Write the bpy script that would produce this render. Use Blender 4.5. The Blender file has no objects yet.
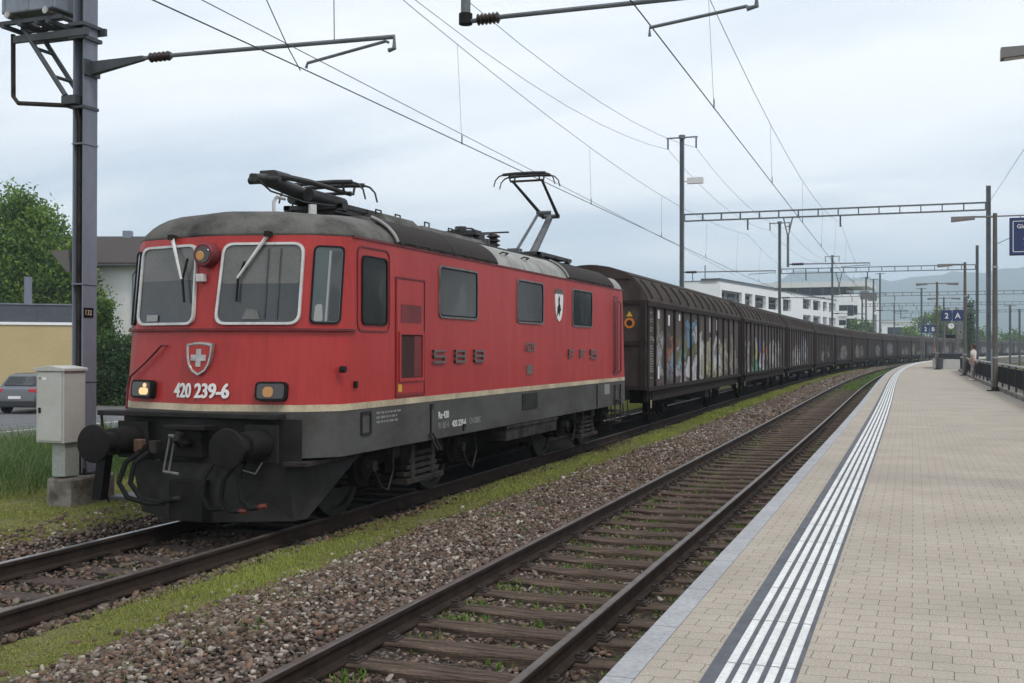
import bpy, bmesh, math, random
import numpy as np
from mathutils import Vector, Matrix
R = math.radians
random.seed(7); RNG = np.random.default_rng(11)
C = bpy.context.scene
COL = C.collection

# ------------------------------------------------------------------ camera
cam_d = bpy.data.cameras.new("camera"); cam = bpy.data.objects.new("camera", cam_d); COL.objects.link(cam)
F_PX, PITCH, ROLL, YAW, CX, CZ = 1091.55, 0.00586, 0.00198, 0.35299, 7.5155, 2.0847
fw = Vector((-math.sin(YAW)*math.cos(PITCH), math.cos(YAW)*math.cos(PITCH), math.sin(PITCH)))
r0 = Vector((math.cos(YAW), math.sin(YAW), 0)); u0 = r0.cross(fw)
rt = r0*math.cos(ROLL)+u0*math.sin(ROLL); up = u0*math.cos(ROLL)-r0*math.sin(ROLL)
cam.matrix_world = Matrix(((rt.x, up.x, -fw.x, CX), (rt.y, up.y, -fw.y, 0), (rt.z, up.z, -fw.z, CZ), (0, 0, 0, 1)))
cam_d.sensor_width = 36; cam_d.lens = F_PX/1024*36
cam_d.clip_start = 0.1; cam_d.clip_end = 40000
C.camera = cam
C.render.resolution_x = 1024; C.render.resolution_y = 683

# ------------------------------------------------------------------ world, sun, exposure
SUN_EL, SUN_AZ = R(56), R(118)       # azimuth clockwise from +Y
w = bpy.data.worlds.new("World"); C.world = w; w.use_nodes = True
nt = w.node_tree; nt.nodes.clear()
def N(tree, t, **kw):
    n = tree.nodes.new(t)
    for k, v in kw.items():
        setattr(n, k, v)
    return n
L = lambda tree, a, b: tree.links.new(a, b)
out = N(nt, 'ShaderNodeOutputWorld'); bg = N(nt, 'ShaderNodeBackground'); bg.inputs['Strength'].default_value = 0.13
sky = N(nt, 'ShaderNodeTexSky', sky_type='NISHITA', sun_disc=False); sky.sun_elevation = SUN_EL; sky.sun_rotation = SUN_AZ
tc = N(nt, 'ShaderNodeTexCoord')
sep = N(nt, 'ShaderNodeSeparateXYZ'); L(nt, tc.outputs['Generated'], sep.inputs[0])
# project the direction on a flat cloud layer: x/(z+.12), y/(z+.12)
addz = N(nt, 'ShaderNodeMath', operation='ADD'); addz.inputs[1].default_value = 0.14; L(nt, sep.outputs['Z'], addz.inputs[0])
mxz = N(nt, 'ShaderNodeMath', operation='MAXIMUM'); mxz.inputs[1].default_value = 0.06; L(nt, addz.outputs[0], mxz.inputs[0])
dx = N(nt, 'ShaderNodeMath', operation='DIVIDE'); L(nt, sep.outputs['X'], dx.inputs[0]); L(nt, mxz.outputs[0], dx.inputs[1])
dy = N(nt, 'ShaderNodeMath', operation='DIVIDE'); L(nt, sep.outputs['Y'], dy.inputs[0]); L(nt, mxz.outputs[0], dy.inputs[1])
cmb = N(nt, 'ShaderNodeCombineXYZ'); L(nt, dx.outputs[0], cmb.inputs[0]); L(nt, dy.outputs[0], cmb.inputs[1])
mp = N(nt, 'ShaderNodeMapping'); mp.inputs['Rotation'].default_value = (0, 0, R(20)); mp.inputs['Scale'].default_value = (0.5, 1.1, 1); mp.inputs['Location'].default_value = (3.1, 0.7, 0)
L(nt, cmb.outputs[0], mp.inputs[0])
nz = N(nt, 'ShaderNodeTexNoise'); nz.inputs['Scale'].default_value = 0.85; nz.inputs['Detail'].default_value = 6; nz.inputs['Roughness'].default_value = 0.5; nz.inputs['Distortion'].default_value = 0.6
L(nt, mp.outputs[0], nz.inputs['Vector'])
rp = N(nt, 'ShaderNodeValToRGB')
rp.color_ramp.elements[0].position = 0.39; rp.color_ramp.elements[0].color = (4.7, 5.2, 6.0, 1)
rp.color_ramp.elements[1].position = 0.60; rp.color_ramp.elements[1].color = (7.3, 7.45, 7.7, 1)
e = rp.color_ramp.elements.new(0.5); e.color = (6.0, 6.35, 6.9, 1)
L(nt, nz.outputs['Fac'], rp.inputs[0])
mx = N(nt, 'ShaderNodeMixRGB'); mx.inputs[0].default_value = 0.97
L(nt, sky.outputs[0], mx.inputs[1]); L(nt, rp.outputs[0], mx.inputs[2]); L(nt, mx.outputs[0], bg.inputs[0]); L(nt, bg.outputs[0], out.inputs[0])

sl = bpy.data.lights.new("sun", 'SUN'); sl.energy = 1.3; sl.angle = R(16); sl.color = (1, 0.96, 0.9)
so = bpy.data.objects.new("sun", sl); COL.objects.link(so)
sd = Vector((math.sin(SUN_AZ)*math.cos(SUN_EL), math.cos(SUN_AZ)*math.cos(SUN_EL), math.sin(SUN_EL)))
so.rotation_euler = sd.to_track_quat('Z', 'Y').to_euler()
C.view_settings.view_transform = 'Standard'; C.view_settings.look = 'None'
C.view_settings.exposure = 0.33; C.view_settings.gamma = 1; C.view_settings.use_curve_mapping = False
C.cycles.max_bounces = 8; C.cycles.diffuse_bounces = 3; C.cycles.volume_bounces = 3; C.cycles.use_denoising = True

# ------------------------------------------------------------------ helpers
def tag(o, label=None, cat=None, group=None, kind=None):
    if label: o['label'] = label
    if cat: o['category'] = cat
    if group: o['group'] = group
    if kind: o['kind'] = kind
    return o
def empty(name, loc=(0, 0, 0), rz=0.0, label=None, cat=None, group=None):
    o = bpy.data.objects.new(name, None); COL.objects.link(o); o.location = loc; o.rotation_euler = (0, 0, rz); o.empty_display_size = .2
    return tag(o, label, cat, group)
class MB:
    def __init__(s): s.v = []; s.f = []; s.uv = None
    def add(s, vs, fs):
        b = len(s.v); s.v += [tuple(q) for q in vs]; s.f += [tuple(i+b for i in f) for f in fs]; return s
    def box(s, c, d, rz=0.0, rot=None):
        hx, hy, hz = d[0]/2, d[1]/2, d[2]/2
        P = [(-hx,-hy,-hz),(hx,-hy,-hz),(hx,hy,-hz),(-hx,hy,-hz),(-hx,-hy,hz),(hx,-hy,hz),(hx,hy,hz),(-hx,hy,hz)]
        M = rot if rot is not None else Matrix.Rotation(rz, 3, 'Z')
        P = [M @ Vector(q) + Vector(c) for q in P]
        return s.add(P, [(0,3,2,1),(4,5,6,7),(0,1,5,4),(1,2,6,5),(2,3,7,6),(3,0,4,7)])
    def bx(s, x0, x1, y0, y1, z0, z1): return s.box(((x0+x1)/2,(y0+y1)/2,(z0+z1)/2),(abs(x1-x0),abs(y1-y0),abs(z1-z0)))
    def tube(s, pts, r, n=8, caps=True):
        pts = [Vector(q) for q in pts]; rs = r if isinstance(r, (list, tuple)) else [r]*len(pts)
        rings = []; prev = None
        for i, q in enumerate(pts):
            t = (pts[min(i+1, len(pts)-1)]-pts[max(i-1, 0)]).normalized()
            if prev is None:
                a = Vector((0, 0, 1)) if abs(t.z) < .9 else Vector((1, 0, 0)); u = t.cross(a).normalized()
            else:
                u = (prev-t*prev.dot(t)).normalized()
            prev = u; v = t.cross(u)
            rings.append([q+(u*math.cos(2*math.pi*k/n)+v*math.sin(2*math.pi*k/n))*rs[i] for k in range(n)])
        return s.loft(rings, True, caps)
    def loft(s, rings, closed=True, caps=False):
        n = len(rings[0]); vs = [q for g in rings for q in g]; fs = []
        for i in range(len(rings)-1):
            for k in range(n if closed else n-1):
                k2 = (k+1) % n
                fs.append((i*n+k, i*n+k2, (i+1)*n+k2, (i+1)*n+k))
        if caps:
            fs.append(tuple(range(n-1, -1, -1))); m = (len(rings)-1)*n; fs.append(tuple(m+k for k in range(n)))
        return s.add(vs, fs)
    def prism(s, poly, off):
        off = Vector(off); a = [Vector(q) for q in poly]; b = [q+off for q in a]
        return s.loft([a, b], True, True)
    def build(s, name, m=None, parent=None, smooth=False, bevel=0, fix=True):
        me = bpy.data.meshes.new(name); me.from_pydata(s.v, [], s.f)
        if fix:
            bm = bmesh.new(); bm.from_mesh(me); bmesh.ops.recalc_face_normals(bm, faces=bm.faces); bm.to_mesh(me); bm.free()
        if smooth: me.polygons.foreach_set('use_smooth', [True]*len(me.polygons))
        if m: me.materials.append(m)
        o = bpy.data.objects.new(name, me); COL.objects.link(o)
        if parent: o.parent = parent
        if smooth == 'auto':
            try: me.set_sharp_from_angle(angle=R(40))
            except Exception: pass
        if bevel:
            b = o.modifiers.new('bevel', 'BEVEL'); b.width = bevel; b.segments = 2; b.limit_method = 'ANGLE'; b.angle_limit = R(40)
        return o
def tube(name, pts, r, m, parent=None, n=8): return MB().tube(pts, r, n).build(name, m, parent, smooth='auto')
def npmesh(name, V, Fc, m, n_per, kind=None, color=None, smooth=False):
    me = bpy.data.meshes.new(name); nf = len(Fc)
    me.vertices.add(len(V)); me.vertices.foreach_set('co', np.ascontiguousarray(V, dtype=np.float32).ravel())
    me.loops.add(nf*n_per); me.loops.foreach_set('vertex_index', np.ascontiguousarray(Fc, dtype=np.int32).ravel())
    me.polygons.add(nf); me.polygons.foreach_set('loop_start', np.arange(0, nf*n_per, n_per, dtype=np.int32))
    try: me.polygons.foreach_set('loop_total', np.full(nf, n_per, dtype=np.int32))
    except Exception: pass
    me.update(calc_edges=True)
    if smooth: me.polygons.foreach_set('use_smooth', np.ones(nf, dtype=bool))
    if color is not None:
        a = me.attributes.new('tint', 'FLOAT', 'POINT'); a.data.foreach_set('value', np.ascontiguousarray(color, dtype=np.float32))
    me.materials.append(m)
    o = bpy.data.objects.new(name, me); COL.objects.link(o)
    if kind: o['kind'] = kind
    return o
def copy_tree(o, parent=None):
    c = o.copy(); COL.objects.link(c)
    if parent: c.parent = parent
    for ch in list(o.children): copy_tree(ch, c)
    return c

# ------------------------------------------------------------------ materials
def lin(r, g, b):
    f = lambda c: (c/255/12.92) if c/255 <= .04045 else ((c/255+.055)/1.055)**2.4
    return (f(r), f(g), f(b))
def mat(name, col, rough=.6, metal=0, col2=None, nscale=3.0, nlo=.4, nhi=.62, bump=0, bscale=40, spec=.5, stretch=(1, 1, 1), detail=6, coat=0, fine=.12, emit=None, estr=0):
    m = bpy.data.materials.new(name); m.use_nodes = True; t = m.node_tree; b = t.nodes['Principled BSDF']
    b.inputs['Roughness'].default_value = rough; b.inputs['Metallic'].default_value = metal; b.inputs['Specular IOR Level'].default_value = spec
    if coat: b.inputs['Coat Weight'].default_value = coat; b.inputs['Coat Roughness'].default_value = .15
    b.inputs['Base Color'].default_value = (*col, 1)
    co = N(t, 'ShaderNodeTexCoord'); mpn = N(t, 'ShaderNodeMapping'); mpn.inputs['Scale'].default_value = stretch
    L(t, co.outputs['Object'], mpn.inputs[0])
    if col2 is not None:
        n1 = N(t, 'ShaderNodeTexNoise'); n1.inputs['Scale'].default_value = nscale; n1.inputs['Detail'].default_value = detail; n1.inputs['Roughness'].default_value = .62
        L(t, mpn.outputs[0], n1.inputs['Vector'])
        mr = N(t, 'ShaderNodeMapRange'); mr.inputs[1].default_value = nlo; mr.inputs[2].default_value = nhi; L(t, n1.outputs['Fac'], mr.inputs[0])
        m1 = N(t, 'ShaderNodeMixRGB'); m1.inputs[1].default_value = (*col, 1); m1.inputs[2].default_value = (*col2, 1); L(t, mr.outputs[0], m1.inputs[0])
        n2 = N(t, 'ShaderNodeTexNoise'); n2.inputs['Scale'].default_value = nscale*14; n2.inputs['Detail'].default_value = 3; L(t, mpn.outputs[0], n2.inputs['Vector'])
        mr2 = N(t, 'ShaderNodeMapRange'); mr2.inputs[1].default_value = .3; mr2.inputs[2].default_value = .7; mr2.inputs[3].default_value = 1-fine; mr2.inputs[4].default_value = 1+fine; L(t, n2.outputs['Fac'], mr2.inputs[0])
        m2 = N(t, 'ShaderNodeMixRGB', blend_type='MULTIPLY'); m2.inputs[0].default_value = 1; L(t, m1.outputs[0], m2.inputs[1]); L(t, mr2.outputs[0], m2.inputs[2])
        L(t, m2.outputs[0], b.inputs['Base Color'])
        mr3 = N(t, 'ShaderNodeMapRange'); mr3.inputs[3].default_value = max(rough-.1, .03); mr3.inputs[4].default_value = min(rough+.15, 1); L(t, n1.outputs['Fac'], mr3.inputs[0]); L(t, mr3.outputs[0], b.inputs['Roughness'])
    if bump:
        n3 = N(t, 'ShaderNodeTexNoise'); n3.inputs['Scale'].default_value = bscale; n3.inputs['Detail'].default_value = 4; L(t, mpn.outputs[0], n3.inputs['Vector'])
        bp = N(t, 'ShaderNodeBump'); bp.inputs['Strength'].default_value = bump; bp.inputs['Distance'].default_value = .02; L(t, n3.outputs['Fac'], bp.inputs['Height']); L(t, bp.outputs[0], b.inputs['Normal'])
    if emit:
        b.inputs['Emission Color'].default_value = (*emit, 1); b.inputs['Emission Strength'].default_value = estr
    return m
def tint_mat(name, stops, rough=.8, spec=.3, trans=0, extra=None):
    m = bpy.data.materials.new(name); m.use_nodes = True; t = m.node_tree; b = t.nodes['Principled BSDF']
    b.inputs['Roughness'].default_value = rough; b.inputs['Specular IOR Level'].default_value = spec
    a = N(t, 'ShaderNodeAttribute', attribute_name='tint'); r = N(t, 'ShaderNodeValToRGB'); L(t, a.outputs['Fac'], r.inputs[0])
    els = r.color_ramp.elements
    els[0].position = stops[0][0]; els[0].color = (*stops[0][1], 1); els[1].position = stops[-1][0]; els[1].color = (*stops[-1][1], 1)
    for p, c in stops[1:-1]:
        e = els.new(p); e.color = (*c, 1)
    src = r.outputs[0]
    if extra:
        co = N(t, 'ShaderNodeTexCoord'); n1 = N(t, 'ShaderNodeTexNoise'); n1.inputs['Scale'].default_value = extra; n1.inputs['Detail'].default_value = 3; L(t, co.outputs['Object'], n1.inputs['Vector'])
        mr2 = N(t, 'ShaderNodeMapRange'); mr2.inputs[1].default_value = .3; mr2.inputs[2].default_value = .7; mr2.inputs[3].default_value = .7; mr2.inputs[4].default_value = 1.3; L(t, n1.outputs['Fac'], mr2.inputs[0])
        m2 = N(t, 'ShaderNodeMixRGB', blend_type='MULTIPLY'); m2.inputs[0].default_value = 1; L(t, src, m2.inputs[1]); L(t, mr2.outputs[0], m2.inputs[2]); src = m2.outputs[0]
    L(t, src, b.inputs['Base Color'])
    if trans:
        tr = N(t, 'ShaderNodeBsdfTranslucent'); L(t, src, tr.inputs[0]); ms = N(t, 'ShaderNodeMixShader'); ms.inputs[0].default_value = trans
        o = t.nodes['Material Output']; L(t, b.outputs[0], ms.inputs[1]); L(t, tr.outputs[0], ms.inputs[2]); L(t, ms.outputs[0], o.inputs[0])
    return m
M = {}
M['red'] = mat('red_paint', (.42, .031, .028), .42, spec=.35, col2=(.33, .025, .023), nscale=1.6, nlo=.38, nhi=.75, stretch=(1, 1, .14), coat=.08, fine=.10, bump=.02, bscale=5)
M['red_dark'] = mat('red_dark_paint', (.17, .014, .017), .5, col2=(.12, .012, .013), nscale=3)
M['cream'] = mat('cream_paint', (.55, .46, .31), .5, col2=(.38, .31, .21), nscale=2.5)
M['skirt'] = mat('grey_skirt_paint', (.082, .079, .076), .55, spec=.25, col2=(.052, .047, .043), nscale=1.6, stretch=(1, .5, 1), fine=.08)
M['front_dark'] = mat('dark_front_paint', (.026, .0245, .0235), .65, spec=.2, col2=(.017, .0155, .014), nscale=3)
M['roofgrey'] = mat('sooty_roof_grey', (.125, .12, .108), .8, spec=.3, col2=(.040, .037, .033), nscale=2.2, nlo=.40, nhi=.70, stretch=(1, 1, 1.6))
M['rooflight'] = mat('light_roof_grey', (.30, .30, .28), .6, col2=(.2, .195, .175), nscale=2.5)
M['shoulder'] = mat('brown_black_louvre', (.020, .015, .013), .8, col2=(.030, .022, .018), nscale=4, spec=.25)
M['black'] = mat('black_iron', (.009, .0082, .0078), .6, spec=.18, col2=(.016, .014, .012), nscale=6)
M['panto'] = mat('dark_pantograph_steel', (.022, .023, .024), .5, metal=.2, col2=(.04, .036, .032), nscale=7)
M['pantogrey'] = mat('grey_pantograph_steel', (.11, .115, .125), .5, col2=(.07, .07, .075), nscale=7)
M['under'] = mat('grimy_underframe', (.0065, .0055, .005), .9, spec=.08, col2=(.014, .011, .009), nscale=5)
M['undergrey'] = mat('dusty_grey_steel', (.046, .041, .036), .8, spec=.15, col2=(.018, .015, .013), nscale=5)
M['tyre_steel'] = mat('wheel_steel', (.022, .020, .019), .55, metal=.3, col2=(.012, .010, .009), nscale=6)
M['frame_grey'] = mat('grey_window_rim', (.17, .17, .165), .5, col2=(.10, .095, .09), nscale=6)
M['rubber'] = mat('black_rubber', (.009, .009, .009), .75, spec=.2)
M['silver'] = mat('window_aluminium', (.62, .62, .60), .45, metal=.1, col2=(.50, .49, .47), nscale=8)
M['glass'] = mat('dark_window_glass', (.005, .007, .008), .03, spec=.75, col2=(.035, .04, .04), nscale=1.7, nlo=.52, nhi=.6, stretch=(1, 1.2, .6), fine=.02, detail=2)
M['glass_front'] = mat('cab_window_glass', (.040, .046, .050), .08, spec=.55, col2=(.06, .065, .066), nscale=1.2, fine=.02)
M['glass_green'] = mat('green_corner_glass', (.05, .075, .078), .08, spec=.6, col2=(.075, .10, .10), nscale=1.2, fine=.02)
M['blind'] = mat('grey_sun_blind', (.135, .132, .125), .2, col2=(.115, .112, .105), nscale=3)
M['white'] = mat('white_lettering', (.72, .72, .70), .6)
M['faint'] = mat('faded_lettering', (.22, .22, .215), .7)
M['letter'] = mat('brown_metal_letters', (.15, .125, .12), .5, metal=.3)
M['chrome'] = mat('worn_chrome', (.45, .44, .42), .35, metal=.7, col2=(.3, .29, .27), nscale=12)
M['lampon'] = mat('lit_headlamp', (.45, .32, .16), .3, emit=(1, .58, .26), estr=.7)
M['lampdim'] = mat('dim_headlamp', (.22, .12, .04), .3, emit=(1, .45, .15), estr=.16)
M['lampglass'] = mat('headlamp_glass', (.035, .032, .028), .1, spec=.7)
M['yellow'] = mat('yellow_marker', (.6, .36, .03), .5)
M['redhose'] = mat('red_hose_cap', (.13, .02, .012), .5)
M['galv'] = mat('blue_grey_mast_paint', (.19, .205, .25), .55, col2=(.15, .163, .20), nscale=2.2, stretch=(1, 1, .3), fine=.05)
M['galvdark'] = mat('dark_mast_paint', (.055, .062, .07), .55, col2=(.04, .045, .05), nscale=3)
M['portal'] = mat('portal_steel', (.15, .17, .18), .6, col2=(.11, .125, .13), nscale=2)
M['wire'] = mat('copper_wire', (.02, .02, .021), .6)
M['wire_thin'] = mat('aluminium_wire', (.10, .105, .115), .6)
M['trafo'] = mat('transformer_grey', (.22, .25, .29), .5, col2=(.18, .2, .24), nscale=3)
M['porcelain'] = mat('brown_porcelain', (.03, .02, .016), .3)
M['cab'] = mat('cabinet_grey', (.48, .48, .45), .55, col2=(.43, .425, .39), nscale=2.5, fine=.03)
M['concrete'] = mat('weathered_concrete', (.23, .21, .18), .9, col2=(.07, .06, .045), nscale=2.8, bump=.3, bscale=30)
M['lampconc'] = mat('brown_grey_lamp_post', (.12, .105, .085), .8, col2=(.09, .08, .065), nscale=4, stretch=(1, 1, .3))
M['fence'] = mat('black_railing', (.012, .013, .015), .5)
M['bluesign'] = mat('blue_sign_enamel', (.012, .026, .11), .35)
M['signgrey'] = mat('grey_paper', (.30, .30, .29), .7)
M['signwhite'] = mat('sign_white', (.75, .75, .75), .5)
M['whitewall'] = mat('white_render', (.86, .87, .88), .85, col2=(.82, .83, .84), nscale=.4, fine=.02)
M['housewall'] = mat('house_white_render', (.80, .81, .81), .9, col2=(.74, .75, .75), nscale=1, fine=.03)
M['yellowwall'] = mat('yellow_render', (.50, .40, .21), .9, col2=(.46, .365, .19), nscale=.5, fine=.04)
M['parapet'] = mat('grey_metal_parapet', (.075, .085, .10), .5, col2=(.065, .072, .085), nscale=1)
M['rooftile'] = mat('brown_roof_tiles', (.060, .045, .038), .85, col2=(.04, .031, .028), nscale=6, stretch=(1, 4, 1))
M['winglass'] = mat('building_glass', (.05, .06, .068), .12, spec=.6, col2=(.09, .10, .105), nscale=1.2)
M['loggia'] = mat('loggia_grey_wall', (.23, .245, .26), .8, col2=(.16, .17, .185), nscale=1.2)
M['darkwin'] = mat('dark_glass_band', (.018, .024, .028), .15, spec=.2, col2=(.04, .055, .065), nscale=.5)
M['roofslab'] = mat('pale_roof_slab', (.68, .68, .66), .8)
M['asphalt'] = mat('asphalt', (.13, .13, .135), .9, col2=(.10, .10, .105), nscale=1.5, bump=.2, bscale=80)
M['whiteline'] = mat('road_paint', (.6, .6, .58), .8)
M['carpaint'] = mat('silver_car_paint', (.11, .115, .125), .3, metal=.5, coat=.5)
M['carblack'] = mat('car_black_trim', (.02, .02, .02), .6)
M['taillight'] = mat('tail_light', (.45, .03, .04), .25)
M['greenfence'] = mat('dark_green_panel', (.015, .06, .05), .7)
M['brownpost'] = mat('brown_wood_post', (.06, .035, .022), .8)
M['railtop'] = mat('polished_rail_head', (.42, .42, .43), .3, metal=.85, col2=(.25, .25, .26), nscale=4)
M['railtop_dull'] = mat('brown_worn_rail_head', (.125, .105, .095), .42, metal=.35, col2=(.09, .07, .06), nscale=5)
M['railside'] = mat('rusty_rail_web', (.040, .026, .020), .85, spec=.15, col2=(.024, .017, .014), nscale=4)
M['fastening'] = mat('rail_chair_iron', (.03, .022, .019), .8, col2=(.045, .03, .024), nscale=20)
M['sleeper'] = mat('weathered_sleeper_wood', (.15, .108, .084), .9, spec=.1, col2=(.045, .033, .026), nscale=3, nlo=.36, nhi=.62, stretch=(.7, 7, 7), bump=1.0, bscale=12, fine=.4)
M['sleeper_rust'] = mat('rust_brown_steel_sleeper', (.07, .045, .037), .85, col2=(.045, .03, .026), nscale=5, fine=.2)
M['granite'] = mat('grey_granite_kerb', (.34, .345, .36), .8, col2=(.29, .295, .31), nscale=2.5, fine=.16)
M['tactdark'] = mat('dark_tactile_slab', (.095, .10, .115), .75, col2=(.075, .08, .09), nscale=6)
M['tactwhite'] = mat('white_tactile_bar', (.80, .81, .80), .7, col2=(.7, .705, .69), nscale=4, nlo=.45, nhi=.75)
M['bark'] = mat('tree_bark', (.06, .045, .033), .95, col2=(.035, .027, .02), nscale=6, bump=.5, bscale=12)
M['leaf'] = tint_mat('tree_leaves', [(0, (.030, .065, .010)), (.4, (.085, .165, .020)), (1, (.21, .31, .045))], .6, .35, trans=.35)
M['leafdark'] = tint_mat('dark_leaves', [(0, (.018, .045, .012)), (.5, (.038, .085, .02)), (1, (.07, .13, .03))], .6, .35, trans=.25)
M['grassblade'] = tint_mat('grass_blades', [(0, (.38, .33, .13)), (.3, (.31, .30, .09)), (.6, (.20, .235, .05)), (1, (.33, .36, .085))], .7, .3, trans=.3)
M['tallblade'] = tint_mat('tall_grass_blades', [(0, (.035, .075, .018)), (.5, (.07, .135, .03)), (.85, (.12, .19, .055)), (1, (.30, .29, .16))], .65, .3, trans=.35)
M['stone'] = tint_mat('ballast_stones', [(0, (.028, .023, .019)), (.2, (.135, .092, .070)), (.4, (.078, .063, .053)), (.55, (.20, .125, .086)), (.7, (.135, .110, .092)), (.88, (.22, .185, .155)), (1, (.42, .38, .33))], .9, .12, extra=25)
M['hair'] = mat('brown_hair', (.045, .02, .012), .7)
M['skin'] = mat('skin', (.45, .26, .18), .6)
M['shirt'] = mat('pale_shirt', (.62, .58, .55), .8)
M['trousers'] = mat('grey_checked_trousers', (.36, .33, .32), .8, col2=(.16, .14, .14), nscale=9)
M['shoe'] = mat('white_shoes', (.7, .68, .6), .6)
M['lamphead'] = mat('lamp_head_grey', (.16, .15, .14), .5)
M['orange'] = mat('orange_sticker', (.55, .17, .02), .6)

def strip_mat(name, c1, c2, c3, scale, bump, detail_scale=3.0, thr=(.42, .58)):
    """granular ground: voronoi grains in three tones with patches of c3"""
    m = bpy.data.materials.new(name); m.use_nodes = True; t = m.node_tree; b = t.nodes['Principled BSDF']; b.inputs['Roughness'].default_value = .95; b.inputs['Specular IOR Level'].default_value = .1
    co = N(t, 'ShaderNodeTexCoord')
    vo = N(t, 'ShaderNodeTexVoronoi'); vo.inputs['Scale'].default_value = scale; L(t, co.outputs['Object'], vo.inputs['Vector'])
    sp = N(t, 'ShaderNodeSeparateColor'); L(t, vo.outputs['Color'], sp.inputs[0])
    m1 = N(t, 'ShaderNodeMixRGB'); m1.inputs[1].default_value = (*c1, 1); m1.inputs[2].default_value = (*c2, 1); L(t, sp.outputs[0], m1.inputs[0])
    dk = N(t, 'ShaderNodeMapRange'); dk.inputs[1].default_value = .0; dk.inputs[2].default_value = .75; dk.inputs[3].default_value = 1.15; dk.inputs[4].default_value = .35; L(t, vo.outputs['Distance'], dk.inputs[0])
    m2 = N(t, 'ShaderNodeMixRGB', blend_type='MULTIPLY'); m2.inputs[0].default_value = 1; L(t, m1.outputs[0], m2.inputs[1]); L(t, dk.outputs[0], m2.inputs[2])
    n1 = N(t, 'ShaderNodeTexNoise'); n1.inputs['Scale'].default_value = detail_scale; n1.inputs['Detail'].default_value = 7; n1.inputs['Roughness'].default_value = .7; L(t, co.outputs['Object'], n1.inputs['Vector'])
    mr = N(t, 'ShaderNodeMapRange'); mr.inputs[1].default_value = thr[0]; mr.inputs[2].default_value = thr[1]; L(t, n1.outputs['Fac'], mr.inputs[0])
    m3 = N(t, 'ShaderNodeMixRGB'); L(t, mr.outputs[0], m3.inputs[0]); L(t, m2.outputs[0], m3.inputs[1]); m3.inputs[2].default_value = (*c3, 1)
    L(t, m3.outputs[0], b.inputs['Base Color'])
    bp = N(t, 'ShaderNodeBump'); bp.inputs['Strength'].default_value = bump; bp.inputs['Distance'].default_value = .03; bp.invert = True; L(t, vo.outputs['Distance'], bp.inputs['Height']); L(t, bp.outputs[0], b.inputs['Normal'])
    return m
M['ballast'] = strip_mat('ballast_ground', (.055, .044, .037), (.13, .105, .088), (.04, .034, .028), 24, .9, 2.0, (.5, .75))  # ground colour darkened so the gaps between stones read as deep shade
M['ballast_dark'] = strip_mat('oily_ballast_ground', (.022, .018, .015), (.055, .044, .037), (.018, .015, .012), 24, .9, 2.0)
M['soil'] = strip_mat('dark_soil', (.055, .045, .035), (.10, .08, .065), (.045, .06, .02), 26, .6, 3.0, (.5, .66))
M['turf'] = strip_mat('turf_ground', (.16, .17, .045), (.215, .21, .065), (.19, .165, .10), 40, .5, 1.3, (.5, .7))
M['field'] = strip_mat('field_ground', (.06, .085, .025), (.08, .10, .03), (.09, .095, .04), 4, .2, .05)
M['gravelfar'] = strip_mat('yard_gravel', (.11, .10, .09), (.17, .155, .14), (.13, .12, .105), 10, .4, .5)
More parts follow.
